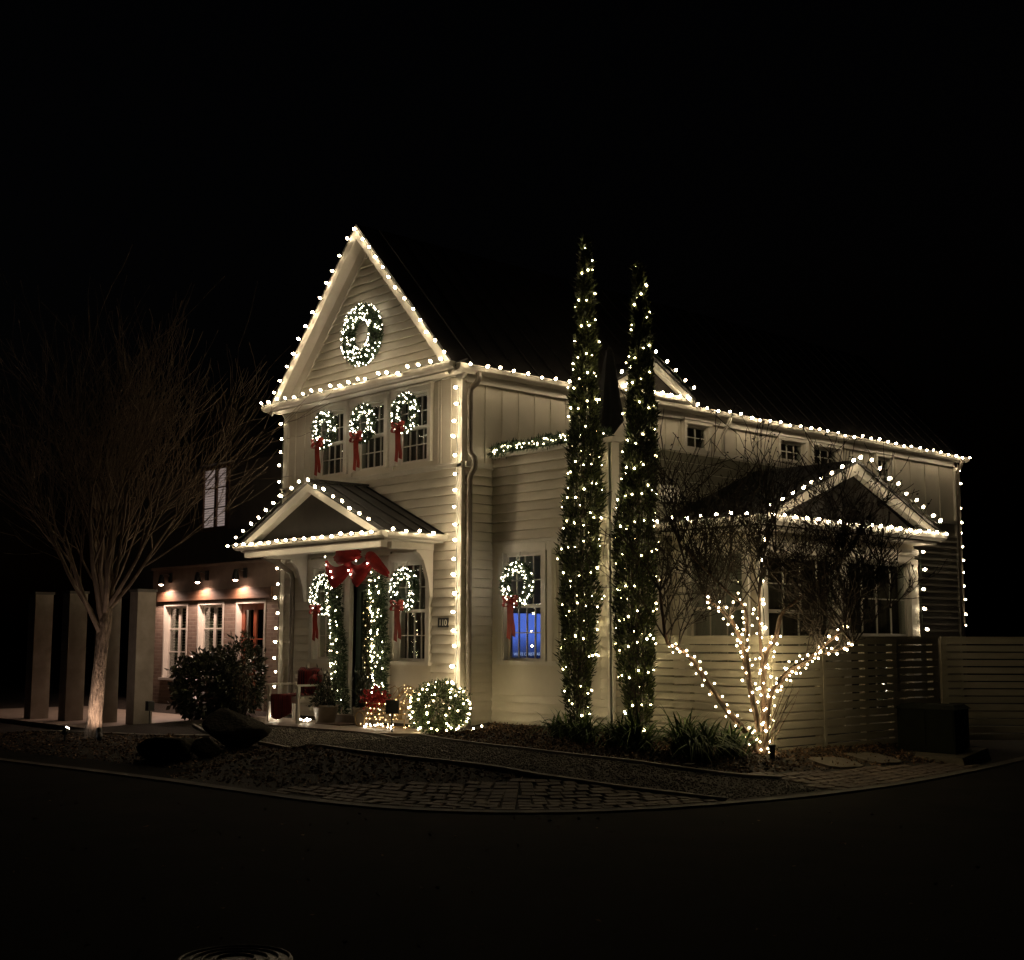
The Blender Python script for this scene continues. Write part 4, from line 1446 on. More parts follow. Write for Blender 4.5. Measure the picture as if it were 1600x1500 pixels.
# wire sleigh
sl = thing('wire_sleigh', 'lit gold wire sleigh decoration holding red flowers', 'sleigh', (-1.25, -.55, SZ))
wx0, wx1 = -1.62, -.78
mb = MB()
for y in (-.72, -.42):
    run = [(wx0 - .02 + .09 * math.cos(t) * (1 - t / 12), y, SZ + .12 + .11 * math.sin(t) * (1 - t / 12)) for t in [i * .45 for i in range(14, -1, -1)]]
    run = [(wx1 + .10, y, SZ + .05), (wx1, y, SZ + .02), (wx0 + .1, y, SZ + .015)] + [(wx0 - .02 + .10 * math.cos(t) * (1 - (t + 1.5) / 14), y, SZ + .115 + .10 * math.sin(t) * (1 - (t + 1.5) / 14)) for t in [-1.57 - i * .45 for i in range(0, 14)]]
    mb.tube(run, .009, 6)
rn = mb.build('runner', 'wire', sl, True)
mb = MB()
for z, xa, xb in ((.14, wx0 + .1, wx1 - .05), (.22, wx0 + .05, wx1), (.30, wx0 + .02, wx1 + .03), (.38, wx0, wx1 + .08)):
    mb.tube([(xa, -.70, z + SZ), (xb, -.70, z + SZ), (xb, -.44, z + SZ), (xa, -.44, z + SZ), (xa, -.70, z + SZ)], .006, 5)
for k in range(8):
    x = wx0 + .1 + k * (wx1 - wx0 - .15) / 7
    for y in (-.70, -.44):
        mb.tube([(x, y, SZ + .14), (x + .01, y, SZ + .38)], .005, 5)
for x in (wx0 + .12, wx1 - .08):
    for y in (-.71, -.43):
        mb.tube([(x, y, SZ + .02), (x, y, SZ + .14)], .008, 5)
for y in (-.70, -.44):
    mb.tube([(wx1 + .05, y, SZ + .38), (wx1 + .14, y, SZ + .5), (wx1 + .12, y, SZ + .62), (wx1 + .02, y, SZ + .66), (wx1 - .15, y, SZ + .6)], .007, 5)
mb.build('basket', 'wire', sl)
P = np.array([(random.uniform(wx0, wx1 + .05), random.choice((-.71, -.43)), SZ + random.choice((.02, .05, .14, .22, .30, .38))) for _ in range(55)])
bulbs_joined('fairy_lights', P, .011, 'fairygold', sl)
P = np.array([(random.uniform(wx0 + .1, wx1 + .1), -.75 + random.gauss(0, .02), SZ + random.uniform(.02, .09)) for _ in range(16)])
bulbs_joined('fairy_lights', P, .013, 'fairycool', sl)
fl = thing('red_flowers', 'red velvety flowers piled in the wire sleigh', 'flowers', (-1.4, -.57, SZ + .3))
n = 260
P = rng.normal(size=(n, 3)) * np.array([.10, .07, .06]) + np.array([-1.40, -.57, SZ + .43])
V, F = leaves(P, rng.normal(size=(n, 3)) + np.array([0, -.3, .8]), .09, .05)
leafobj('petals', V, F, 'red', fl, 'stuff')
# golden twig bundle behind sleigh
tb = thing('lit_twig_ball', 'golden twig arch with tiny lights behind the sleigh', 'twig decoration', (-.95, -.3, SZ))
mb = MB()
P = []
for k in range(14):
    a0, r_ = random.uniform(-.3, .3), random.uniform(.22, .4)
    pts = [(-.95 + r_ * math.cos(t), -.28 + a0 * .3, SZ + .12 + r_ * 1.35 * math.sin(t)) for t in [i * math.pi / 8 for i in range(9)]]
    mb.tube(pts, .005, 4)
    P += random.sample(pts, 3)
mb.build('twigs', 'wire', tb)
bulbs_joined('fairy_lights', np.array(P), .010, 'fairygold', tb)

# black yard sign on a stake
ys = thing('yard_sign', 'small black square sign on a thin stake in front of the sleigh', 'sign', (-.42, -1.0, -.13))
MB().tube([(-.42, -1.0, -.16), (-.42, -1.0, .19)], .012, 6).build('stake', 'black', ys)
MB().bar((-.42, -1.0, .17), (-.42, -1.0, .37), .2, .02, vd).build('board', 'black', ys)

# small light tangles on the slab
for (x, y), lb in (((-3.72, -.95), 'small glowing clump of lights on the slab under the bench'), ((-2.98, -.82), 'small glowing clump of lights on the slab beside the round pot')):
    t = thing('light_bundle', lb, 'light bundle', (x, y, SZ))
    P = rng.normal(size=(9, 3)) * np.array([.05, .04, .02]) + np.array([x, y, SZ + .045])
    bulbs_joined('fairy_lights', P, .015, 'fairycool', t)
    pts = [tuple(np.array([x, y, SZ + .03]) + rng.normal(size=3) * np.array([.08, .05, .012])) for _ in range(12)]
    MB().tube(pts, .004, 4).build('cord', 'cordwhite', t)

# ------------------------------------------------------------------ shrubs
def shrub(name, label, c, rad, n, m, leaf=(.05, .028), stems=14, group=None, zmin=None):
    t = thing(name, label, 'shrub', c, group)
    c = np.array(c, float)
    rad = np.array(rad, float)
    D = rng.normal(size=(n, 3))
    D /= np.linalg.norm(D, axis=1, keepdims=True)
    lump = 1 + .13 * np.sin(D[:, 0] * 5 + 1) * np.cos(D[:, 2] * 6) + .08 * np.sin(D[:, 1] * 9 + D[:, 2] * 7) + rng.normal(size=n) * .06
    P = c + np.array([0, 0, rad[2]]) + D * rad * (rng.uniform(.45, 1, n) ** .4 * lump)[:, None]
    ok = P[:, 2] > c[2] + .02
    P, D = P[ok], D[ok]
    V, F = leaves(P, D + rng.normal(size=P.shape) * .7, *leaf)
    leafobj('foliage', V, F, m, t, 'stuff')
    st = MB()
    for k in range(stems):
        e = rng.normal(size=3)
        e /= np.linalg.norm(e)
        e[2] = abs(e[2])
        p1 = c + np.array([0, 0, rad[2] * .8]) + e * rad * .75
        st.tube([tuple(c + e * np.array([.08, .08, 0])), tuple((c + p1) / 2 + e * .03), tuple(p1)], [.014, .009, .004], 5)
    st.build('stem', 'twig', t)
    return t
bxc = (.10, -.52, -.10)
shrub('round_shrub', 'round clipped shrub covered in fairy lights by the house corner', bxc, (.42, .42, .36), 5200, 'boxleaf')
net = thing('light_net', 'net of fairy lights spread over the round shrub', 'string lights', bxc)
cnet = MB()
prev = None
for k in range(78):
    zz = .98 - 1.75 * (k + .5) / 78
    a = k * 2.39996
    rr = math.sqrt(max(0, 1 - zz * zz))
    a += random.gauss(0, .35)
    zz = max(-1, min(1, zz + random.gauss(0, .06)))
    p = Vector((bxc[0] + .46 * rr * math.cos(a), bxc[1] + .46 * rr * math.sin(a), bxc[2] + .36 + .40 * zz))
    if p.z > -.08:
        place(FAIRY, 'bulb', net, p)
    if k and k % 1 == 0 and prev is not None and (p - prev).length < .7:
        cnet.tube([prev, p], .003, 3)
    prev = p
for k in range(11):
    place(FAIRY, 'bulb', net, Vector((.42 + .03 * k + random.gauss(0, .03), -.75 + .06 * k + random.gauss(0, .06), -.06 + abs(random.gauss(0, .06)))))
shrub('leafy_shrub', 'broad leafy shrub in front of the brick house windows', (-5.95, -.95, -.16), (.82, .55, .58), 3000, 'hedgeleaf', (.13, .075), 24)
shrub('leafy_shrub', 'tall wispy shrub filling the gap beside the house corner', (-5.12, -.8, -.12), (.45, .4, .70), 2400, 'hedgeleaf', (.10, .035), 40)

# lights behind the far fence
shrub('far_shrub', 'lit shrub glimpsed through the far right fence slats', (6.0, 8.8, -.25), (.5, .5, .4), 900, 'boxleaf')
fs = thing('light_net', 'lights seen through the slats of the far right fence', 'string lights', (6.0, 8.8, -.25))
bulbs_joined('fairy_lights', rng.normal(size=(34, 3)) * np.array([.28, .28, .28]) + np.array([6.05, 8.45, .35]), .02, 'fairycool', fs)

# ------------------------------------------------------------------ cypresses
def cypress(label, base, top, rmax, n, seed):
    r = np.random.default_rng(seed)
    base, top = np.array(base, float), np.array(top, float)
    t_ = thing('cypress_tree', label, 'tree', base, 'slim cypresses by the wing wall')
    H = top[2] - base[2]
    def radius(t):
        t = np.asarray(t)
        prof = np.interp(t, [0, .06, .12, .25, .45, .65, .85, .95, 1], [.42, .62, .82, 1.0, .98, .70, .42, .24, .04])
        return rmax * prof
    ph = r.uniform(0, 6.28, 6)
    def wob(a, t):
        return 1 + .13 * np.sin(3 * a + 22 * t + ph[0]) + .10 * np.sin(5 * a - 37 * t + ph[1]) + .08 * np.sin(61 * t + ph[2])
    t = r.uniform(.012, 1, n) ** .92
    keep = r.uniform(size=n) < np.interp(t, [0, .02, .08, .2, 1], [.12, .35, .62, 1, 1])
    t = t[keep]
    k = len(t)
    a = r.uniform(0, 2 * math.pi, k)
    rr = radius(t) * wob(a, t) * r.uniform(.35, 1.0, k) ** .45
    ax = base[None] + (top - base)[None] * t[:, None] + np.stack([.03 * np.sin(t * 9 + ph[3]), .03 * np.cos(t * 8 + ph[4]), 0 * t], 1)
    P = ax + np.stack([np.cos(a) * rr, np.sin(a) * rr, r.normal(size=k) * .02], 1)
    D = np.stack([np.cos(a), np.sin(a), 1.3 + 0 * a], 1) + r.normal(size=(k, 3)) * .5
    V, F = leaves(P, D, .065, .024)
    # feathery stray shoots standing off the column
    q = r.choice(k, 1500, replace=False)
    tip = ax[q] + np.stack([np.cos(a[q]), np.sin(a[q]), 0 * a[q]], 1) * (radius(t[q]) * wob(a[q], t[q]) * .95)[:, None]
    V2, F2 = leaves(tip, D[q] + np.stack([np.cos(a[q]), np.sin(a[q]), 0 * a[q]], 1) * .5, .115, .02)
    V, F = np.concatenate([V, V2]), np.concatenate([F, F2 + len(V)])
    leafobj('crown', V, F, 'cypress', t_, 'stuff')
    st = MB()
    for q in range(14):
        a0 = r.uniform(0, 6.28)
        r0 = r.uniform(.02, .10)
        h = r.uniform(.15, .75)
        pts = []
        for s in np.linspace(0, h, 7):
            rad = r0 + (float(radius(s)) * .55 - r0) * min(1, s * 5)
            pts.append(tuple(base + (top - base) * s + np.array([math.cos(a0) * rad, math.sin(a0) * rad, 0])))
        st.tube(pts, list(np.linspace(.012, .005, 7)), 5)
    st.tube([tuple(base - np.array([0, 0, .06])), tuple(base + (top - base) * .3), tuple(base + (top - base) * .97)], [.04, .032, .008], 8)
    st.build('trunk', 'twig2', t_)
    ls = thing('light_string', 'fairy lights wound around ' + label.split(' ', 1)[1] if False else label.replace('slim dark', 'fairy lights wound around the'), 'string lights', base, 'fairy lights on the cypresses')
    cord = []
    s = .015
    ang = r.uniform(0, 6.28)
    i = 0
    while s < .985:
        rad = float(radius(s)) * float(wob(ang, s)) + (.012 if s < .6 else .035)
        c = base + (top - base) * s
        p = c + np.array([math.cos(ang) * rad, math.sin(ang) * rad, r.normal() * .05])
        cord.append(tuple(p))
        if r.uniform() < .93:
            place(FAIRY, 'bulb', ls, tuple(p), scale=r.uniform(.62, 1.15))
        step = .122
        ang += step / max(rad, .13)
        s += step / max(rad, .13) / (2 * math.pi) * (.40 / H)
    for s_ in (.93, .955, .975, 1.0):
        p = base + (top - base) * s_ + np.array([r.normal() * .03, -.05, 0])
        place(FAIRY, 'bulb', ls, tuple(p), scale=r.uniform(.8, 1.1))
        cord.append(tuple(p))
    MB().tube(cord, .003, 3).build('cord', 'cord', ls)
cypress('slim dark cypress nearer the wing window', (2.29, .2, .0), (2.50, .2, 7.03), .255, 27000, 3)
cypress('slim dark cypress nearer the slat fence', (3.37, .2, -.02), (3.53, .2, 6.40), .258, 27000, 5)

# ------------------------------------------------------------------ strap leaved plants
for (x, y, s), lb in zip([(2.75, -.55, .8), (3.35, -.75, .9), (3.95, -.75, .95), (4.45, -.95, 1.15), (5.0, -.75, 1.2), (5.45, -1.0, 1.15), (5.35, -.35, 1.0)], [
        'leftmost strap-leaved clump under the first cypress', 'strap-leaved clump between the two cypresses', 'low strap-leaved clump under the second cypress',
        'strap-leaved clump right of the second cypress', 'tall arching strap-leaved clump before the slat fence', 'rightmost strap-leaved clump at the path edging', 'strap-leaved clump nearest the lit bare tree']):
    z = gz(x, y)
    t = thing('strap_plant', lb, 'plant', (x, y, z), 'strap-leaved plants in the bed')
    mb = MB()
    for k in range(120):
        a = random.uniform(0, 6.28)
        L = s * random.uniform(.36, .66)
        lean = random.uniform(.4, 1.3)
        w = .013 * random.uniform(.7, 1.3)
        d = Vector((math.cos(a), math.sin(a), 0))
        sd = Vector((-d.y, d.x, 0))
        o = Vector((x, y, z)) + Vector((random.gauss(0, .07), random.gauss(0, .07), 0))
        n0 = len(mb.v)
        for i in range(6):
            q = i / 5
            c = o + d * (L * lean * q ** 1.3) + Vector((0, 0, L * (1.15 * q - lean * .85 * q ** 2.3)))
            ww_ = w * (1 - q ** 3 * .9)
            mb.v += [tuple(c - sd * ww_), tuple(c + sd * ww_ + Vector((0, 0, ww_ * .3)))]
        mb.f += [(n0 + 2 * i, n0 + 2 * i + 1, n0 + 2 * i + 3, n0 + 2 * i + 2) for i in range(5)]
    mb.build('leaves', 'strap', t, kind='stuff')

# ------------------------------------------------------------------ bare street tree
def grow(mb, p, d, L, r0, lev, cfg, tips=None):
    n = cfg['seg'][lev]
    pts, rad, dirs = [p.copy()], [r0], [d.copy()]
    for i in range(n):
        d = (d + Vector((random.gauss(0, 1), random.gauss(0, 1), random.gauss(0, .6))) * cfg['wob'][lev] + Vector((0, 0, cfg['up'][lev]))).normalized()
        p = p + d * (L / n)
        pts.append(p.copy())
        dirs.append(d.copy())
        rad.append(max(r0 * (1 - .62 * (i + 1) / n), cfg['rmin']))
    mb.tube(pts, rad, cfg['sides'][lev], lev == 0)
    if tips is not None and lev >= len(cfg['kids']) - 1:
        tips.append((p.copy(), d.copy()))
    if lev < len(cfg['kids']):
        for k in range(cfg['kids'][lev]):
            i = min(n, max(1, int(n * (.3 + .7 * (k + random.random()) / cfg['kids'][lev]) + .5)))
            ax = dirs[i].orthogonal().normalized()
            ax.rotate(Matrix.Rotation(random.uniform(0, 6.28), 3, dirs[i]))
            nd = dirs[i].copy()
            nd.rotate(Matrix.Rotation(RAD(random.uniform(*cfg['ang'][lev])), 3, ax))
            grow(mb, pts[i], nd, L * random.uniform(*cfg['len'][lev]), rad[i] * .62, lev + 1, cfg, tips)

tb_ = Vector((-3.75, -4.13, -.22))
tree = thing('bare_tree', 'leafless street tree with uplit trunk at the left', 'tree', tb_)
trunk = [tb_ + Vector((0, 0, -.1)), tb_ + Vector((.0, 0, .05)), tb_ + Vector((.01, .01, .3)), tb_ + Vector((.04, .03, .8)), tb_ + Vector((.05, .05, 1.3)), tb_ + Vector((.07, .07, 1.75)), tb_ + Vector((.1, .1, 1.95))]
mb = MB()
rings, nside = 70, 36
for i in range(rings + 1):
    t = i / rings
    c = tb_ + Vector((.09 * t ** 1.2, .09 * t ** 1.2, -.1 + 2.05 * t))
    r0 = float(np.interp(t, [0, .07, .2, .45, .7, .9, 1], [.175, .130, .110, .098, .093, .108, .085]))
    for k in range(nside):
        a = 2 * math.pi * k / nside
        rr = r0 * (1 + .035 * math.sin(7 * a + 3.1 * math.sin(5 * t + a)) + .03 * math.sin(13 * a + 21 * t + 2 * math.sin(9 * t)) + random.gauss(0, .012)
                   + .16 * max(0, 1 - t / .12) * math.sin(4 * a + .6))
        mb.v.append((c.x + rr * math.cos(a), c.y + rr * math.sin(a), c.z))
for i in range(rings):
    for k in range(nside):
        k2 = (k + 1) % nside
        mb.f.append((i * nside + k, i * nside + k2, (i + 1) * nside + k2, (i + 1) * nside + k))
mb.build('trunk', 'bark', tree, True)
crown = MB()
cfg = dict(seg=[6, 6, 5, 4], wob=[.07, .09, .11, .11], up=[.07, .11, .11, .10], sides=[7, 5, 3, 3], kids=[5, 6, 4], ang=[(12, 36), (14, 40), (14, 42)], len=[(.6, .95), (.55, .9), (.5, .85)], rmin=.0036)
for k in range(11):
    a = k * 2 * math.pi / 11 + random.gauss(0, .2)
    tilt = random.uniform(.45, .9) if k % 3 else random.uniform(.1, .35)
    d = Vector((math.cos(a) * tilt, math.sin(a) * tilt, 1)).normalized()
    grow(crown, trunk[5] + Vector((0, 0, random.uniform(-.3, .15))), d, random.uniform(1.75, 2.3), random.uniform(.036, .05), 0, cfg)
crown.build('crown', 'twig', tree)

# uplights by the tree
def uplight(label, c, aim, energy, head, hood=False):
    c = Vector(c)
    ul = thing('ground_spotlight', label, 'spotlight', c - Vector((0, 0, .11)), 'spotlights around the bare tree')
    MB().tube([c + Vector((0, 0, -.14)), c], .015, 6).build('stake', 'black', ul)
    ax = (Vector(aim) - c).normalized()
    MB().lathe(c, [(.03, -.05), (.045, -.02), (.045, .05), (.04, .052)], 12, ax).build('housing', 'black', ul, True)
    if hood:
        h = MB()
        a_ = ax.orthogonal().normalized()
        b_ = ax.cross(a_)
        for q in (.05, .15):
            for k in range(13):
                t = 2 * math.pi * k / 12
                h.v.append(tuple(c + ax * q + (a_ * math.cos(t) + b_ * math.sin(t)) * .047))
        h.f = [(k, k + 1, k + 14, k + 13) for k in range(12)]
        h.build('hood', 'black', ul)
    MB().lathe(c + ax * .054, [(.038, 0), (.03, .012), (.01, .018)], 12, ax).build('lens', head, ul, True)
    ld = bpy.data.lights.new('spot_light', 'SPOT')
    ld.energy = energy
    ld.color = (1, .74, .58)
    ld.spot_size = RAD(100)
    ld.spot_blend = .6
    ld.shadow_soft_size = .03
    lo = bpy.data.objects.new('spot_light', ld)
    col.objects.link(lo)
    lo.parent = ul
    lo.location = Vector((0, 0, .11)) + ax * .16
    lo.rotation_euler = ax.to_track_quat('-Z', 'Y').to_euler()
uplight('glowing ground spotlight left of the bare tree trunk', (-3.62, -4.62, -.10), (-3.75, -4.15, .6), 8, 'spotglow')
uplight('dark ground spotlight right of the bare tree trunk', (-3.05, -4.35, -.16), (-3.69, -4.08, .48), 44, 'black', True)

# path lights
for (x, y), lb in (((-5.35, -2.4), 'black path light post at the patio edge beside the pale pier'), ((5.72, .02), 'short black bollard light at the foot of the lit bare tree')):
    z = gz(x, y)
    t = thing('path_light', lb, 'path light', (x, y, z))
    if x < 0:
        MB().tube([(x, y, z - .03), (x, y, z + .22)], .010, 6).build('stake', 'black', t)
        MB().box(x - .055, x + .055, y - .055, y + .055, z + .22, z + .38).build('head', 'black', t)
    else:
        MB().lathe((x, y, z), [(.035, 0), (.035, .15), (.045, .155), (.045, .18), (.01, .19)], 12).build('post', 'black', t)
        MB().lathe((x, y, z), [(.05, -.02), (.05, .01), (.036, .012)], 12).build('base', 'black', t)

# ------------------------------------------------------------------ lit crape myrtle
cb_ = Vector((5.42, .22, gz(5.42, .22)))
PXM_ = 15.85 / 2033
def cp(px, py, dep=0.0):
    return cb_ + vr * ((px - 1188) * PXM_) + Vector((0, 0, (1178 - py) * PXM_)) + Vector((vd.x, vd.y, 0)) * dep
crape = thing('crape_myrtle', 'bare multi-stemmed tree wrapped in fairy lights before the slat fence', 'tree', cb_)
limbs = [
    ([(1184, 1180, 0), (1168, 1150, -.02), (1135, 1112, -.06), (1105, 1072, -.1), (1082, 1036, -.12), (1058, 1014, -.12), (1040, 1004, -.1), (1034, 960, -.08), (1030, 925, -.1)], .055),
    ([(1188, 1180, 0), (1182, 1130, 0), (1172, 1075, .02), (1165, 1035, .05), (1158, 1000, .05), (1145, 970, .08), (1125, 950, .1), (1105, 935, .1)], .055),
    ([(1172, 1070, .02), (1166, 1020, -.06), (1166, 985, -.1), (1162, 950, -.12), (1130, 920, -.14), (1090, 880, -.16), (1060, 850, -.16)], .034),
    ([(1192, 1180, 0), (1197, 1130, .02), (1205, 1085, .04), (1228, 1060, .05), (1262, 1035, .06), (1298, 1004, .06), (1330, 978, .08)], .05),
    ([(1190, 1178, .03), (1194, 1110, .1), (1196, 1060, .12), (1202, 1020, .12), (1216, 998, .1), (1226, 960, .1), (1255, 935, .1), (1290, 905, .1), (1325, 870, .12)], .05),
    ([(1204, 1086, .04), (1228, 1050, -.06), (1260, 1030, -.1), (1300, 1018, -.12), (1330, 1008, -.14)], .03),
    ([(1192, 1120, .08), (1196, 1050, .2), (1194, 980, .25), (1196, 920, .26), (1205, 860, .26)], .034),
]
wood = MB()
fine = MB()
tips = []
limb_pts = []
for pl_, r0 in limbs:
    ctrl = [cp(*p) for p in pl_]
    pts = []
    for i in range(len(ctrl) - 1):
        p0, p1, p2, p3 = ctrl[max(i - 1, 0)], ctrl[i], ctrl[i + 1], ctrl[min(i + 2, len(ctrl) - 1)]
        for j in range(4):
            t = j / 4
            pts.append(.5 * ((2 * p1) + (p2 - p0) * t + (2 * p0 - 5 * p1 + 4 * p2 - p3) * t * t + (3 * p1 - p0 - 3 * p2 + p3) * t ** 3))
    pts.append(ctrl[-1])
    n = len(pts)
    r0 *= .78
    wood.tube(pts, [max(r0 * (1 - .62 * i / n), .012) for i in range(n)], 9)
    limb_pts.append((pts, r0))
wood.build('trunk', 'bark2', crape, True)
cfg2 = dict(seg=[5, 4, 4], wob=[.12, .12, .10], up=[.10, .10, .09], sides=[4, 3, 3], kids=[5, 3], ang=[(16, 56), (18, 58)], len=[(.5, .85), (.45, .8)], rmin=.0048)
starts = []
for (pts, r0) in limb_pts:
    n = len(pts)
    for k in range(10):
        i = int(n * (.62 + .38 * random.random()))
        starts.append((pts[min(i, n - 1)], .64))
    for k in range(4):
        starts.append((pts[-1], .78))
for px, py, dep, L in ((1290, 1000, .1, .8), (1330, 985, .1, .8), (1360, 960, .15, .7), (1320, 900, .15, .8), (1250, 930, .2, .9), (1205, 900, .2, .9), (1110, 900, .1, .9), (1070, 880, -.1, .85), (1345, 850, .1, .8), (1220, 860, .2, .9), (1370, 930, .15, .8), (1385, 880, .1, .75), (1340, 940, .1, .8), (1400, 950, .12, .6), (1290, 950, .15, .8)):
    for k in range(3):
        starts.append((cp(px, py, dep), L * .85))
for p, L in starts:
    d = (vr * random.gauss(0, .55) + Vector((vd.x, vd.y, 0)) * random.gauss(0, .35) + Vector((0, 0, 1))).normalized()
    grow(fine, p, d, L * random.choice((.65, .8, .9, 1.0, 1.5)), .011, 0, cfg2, tips)
# limbs joining the outer twig starts to the frame
for a, b in (((1330, 978, .08), (1385, 880, .1)), ((1325, 870, .12), (1345, 850, .1)), ((1330, 978, .08), (1370, 930, .15)), ((1205, 860, .26), (1220, 800, .2)), ((1255, 935, .1), (1320, 900, .15)), ((1105, 935, .1), (1110, 900, .1)), ((1090, 880, -.16), (1070, 850, -.1)), ((1325, 870, .12), (1385, 800, .1)), ((1325, 870, .12), (1330, 770, .1))):
    fine.tube([cp(*a), (cp(*a) + cp(*b)) / 2 + Vector((0, 0, .03)), cp(*b)], [.014, .011, .008], 5)
fine.build('crown', 'twig2', crape)
# basal shoots, pale
sh = MB()
for k in range(7):
    a = random.uniform(0, 6.28)
    p = cb_ + Vector((math.cos(a) * .06, math.sin(a) * .06, 0))
    d = Vector((vr.x * random.uniform(.1, .7), vr.y * random.uniform(.1, .7), 1)).normalized()
    pts = [p]
    for i in range(6):
        d = (d + Vector((random.gauss(0, .08), random.gauss(0, .08), 0))).normalized()
        pts.append(pts[-1] + d * random.uniform(.12, .2))
    sh.tube(pts, list(np.linspace(.011, .003, 7)), 5)
sh.build('shoots', 'bark2', crape)
T = np.array([tuple(t[0]) for t in tips])
TD = np.array([tuple(t[1]) for t in tips])
idx = rng.integers(0, len(T), 2000)
P = T[idx] - TD[idx] * rng.uniform(0, .28, (len(idx), 1)) + rng.normal(size=(len(idx), 3)) * .02
V, F = leaves(P, rng.normal(size=P.shape) + np.array([0, 0, .5]), .042, .026)
leafobj('seed_pods', V, F, 'pod', crape, 'stuff')
ls = thing('light_string', 'fairy lights wrapped around the limbs of the bare tree before the fence', 'string lights', cb_)
cord = MB()
lim = [(0, .0, .72, 38), (1, .0, 1.0, 38), (2, .1, .62, 17), (3, .0, 1.0, 44), (4, .02, .55, 26), (5, .1, 1.0, 24), (6, .1, .7, 12)]
for li, s0, s1, nbq in lim:
    pts, r0 = limb_pts[li]
    n = len(pts)
    prev = None
    cps = []
    for k in range(nbq):
        s = (s0 + (s1 - s0) * (k + random.random() * .8) / nbq) * (n - 1)
        i = min(int(s), n - 2)
        p = pts[i].lerp(pts[i + 1], s - i)
        d = (pts[i + 1] - pts[i]).normalized()
        ax = d.orthogonal().normalized()
        ax.rotate(Matrix.Rotation(k * 2.3 + random.gauss(0, .4), 3, d))
        rad = max(r0 * (1 - .62 * i / n), .012) + random.uniform(.012, .06)
        q = p + ax * rad
        place(FAIRY, 'bulb', ls, q, scale=random.uniform(.75, 1.15))
        cps.append(q)
    cord.tube(cps, .003, 3)
cord.build('cord', 'cord', ls)

# ------------------------------------------------------------------ slat fences
ZT = 1.305
def fence(name, label, cat, p, q, posts, m='fence', z0=-.10, slat_h=.086, gap=.020, split=None):
    p, q = Vector((*p, 0)), Vector((*q, 0))
    t = thing(name, label, cat, (p.x, p.y, z0))
    d = (q - p).normalized()
    nrm = Vector((d.y, -d.x, 0))
    L = (q - p).length
    z = ZT - slat_h
    cuts = [0] + sorted(split or []) + [L]
    while z > z0 - .06:
        for a, b in zip(cuts[:-1], cuts[1:]):
            zz = z + random.gauss(0, .0015)
            c0, c1 = p + d * (a + .002), p + d * (b - .002)
            mb = MB()
            mb.hexa([(*(c0 + nrm * .02).xy, zz), (*(c1 + nrm * .02).xy, zz), (*c1.xy, zz), (*c0.xy, zz),
                     (*(c0 + nrm * .02).xy, zz + slat_h), (*(c1 + nrm * .02).xy, zz + slat_h), (*c1.xy, zz + slat_h), (*c0.xy, zz + slat_h)])
            mb.build('slat', m, t)
        z -= slat_h + gap
    for s in posts:
        c = p + d * s - nrm * .05
        MB().bar((c.x, c.y, z0 - .1), (c.x, c.y, ZT - .01), .09, .09, d).build('post', m, t)
    MB().bar((p.x, p.y, ZT + .012) if True else 0, (q.x, q.y, ZT + .012), .07, .02).build('cap_rail', m, t)
    return t
fence('slat_fence', 'pale slat fence panel behind the lit bare tree', 'fence', (2.615, .62), (5.29, .62), (.1, 1.3, 2.5))
f2 = fence('slat_fence', 'slat fence running back from the lit bare tree to the gate', 'fence', (5.30, .60), (5.30, 3.50), (.06, 1.1, 2.15, 2.85), split=[1.12])
fence('slat_gate', 'dark narrow slat gate behind the utility box', 'gate', (5.28, 3.52), (5.28, 4.62), (.06, 1.04), slat_h=.085, gap=.021)
e3 = Vector((5.32, 4.68)) + Vector((vr.x, vr.y)) * 5.0
fence('slat_fence', 'slat fence stretching off to the right edge', 'fence', (5.32, 4.68), (e3.x, e3.y), (.05, 1.3, 2.6), split=[1.3, 2.6, 3.9])
MB().lbox(lambda u, n, z: (5.30 + n, u, z), 1.69, 1.75, .021, .026, -.15, ZT).build('post', 'fence', f2)

# utility box on its pad
ub = thing('utility_box', 'dark green metal utility box on a concrete pad by the gate', 'utility box', (6.0, 3.2, -.17))
e1 = Vector((.985, .17, 0))
e2 = Vector((-.17, .985, 0))
def uq(a, b, z): return Vector((5.62, 2.95, 0)) + e1 * a + e2 * b + Vector((0, 0, z))
mb = MB()
mb.hexa([uq(0, 0, -.22), uq(.78, 0, -.22), uq(.78, .55, -.16), uq(0, .55, -.16), uq(0, 0, .36), uq(.78, 0, .36), uq(.78, .55, .36), uq(0, .55, .36)])
mb.build('cabinet', 'utility', ub)
mb = MB()
mb.hexa([uq(-.03, -.03, .361), uq(.81, -.03, .361), uq(.81, .58, .361), uq(-.03, .58, .361), uq(.03, .05, .42), uq(.75, .05, .42), uq(.75, .5, .42), uq(.03, .5, .42)])
mb.build('lid', 'utility', ub)
for a, b in ((.02, .385), (.395, .76)):
    mb = MB()
    mb.hexa([uq(a, -.012, -.13), uq(b, -.012, -.13), uq(b, -.001, -.13), uq(a, -.001, -.13), uq(a, -.012, .34), uq(b, -.012, .34), uq(b, -.001, .34), uq(a, -.001, .34)])
    mb.build('door', 'utility', ub)
def pq(a, b, z): return uq(a, b, z)
mb = MB()
mb.hexa([pq(-.25, -.45, -.34), pq(1.0, -.3, -.34), pq(1.0, .75, -.34), pq(-.25, .75, -.34), pq(-.25, -.35, -.215), pq(.95, -.25, -.235), pq(.95, .75, -.165), pq(-.25, .75, -.165)])
mb.build('concrete_pad', 'flag', None, kind='structure', label='concrete pad under the utility box')
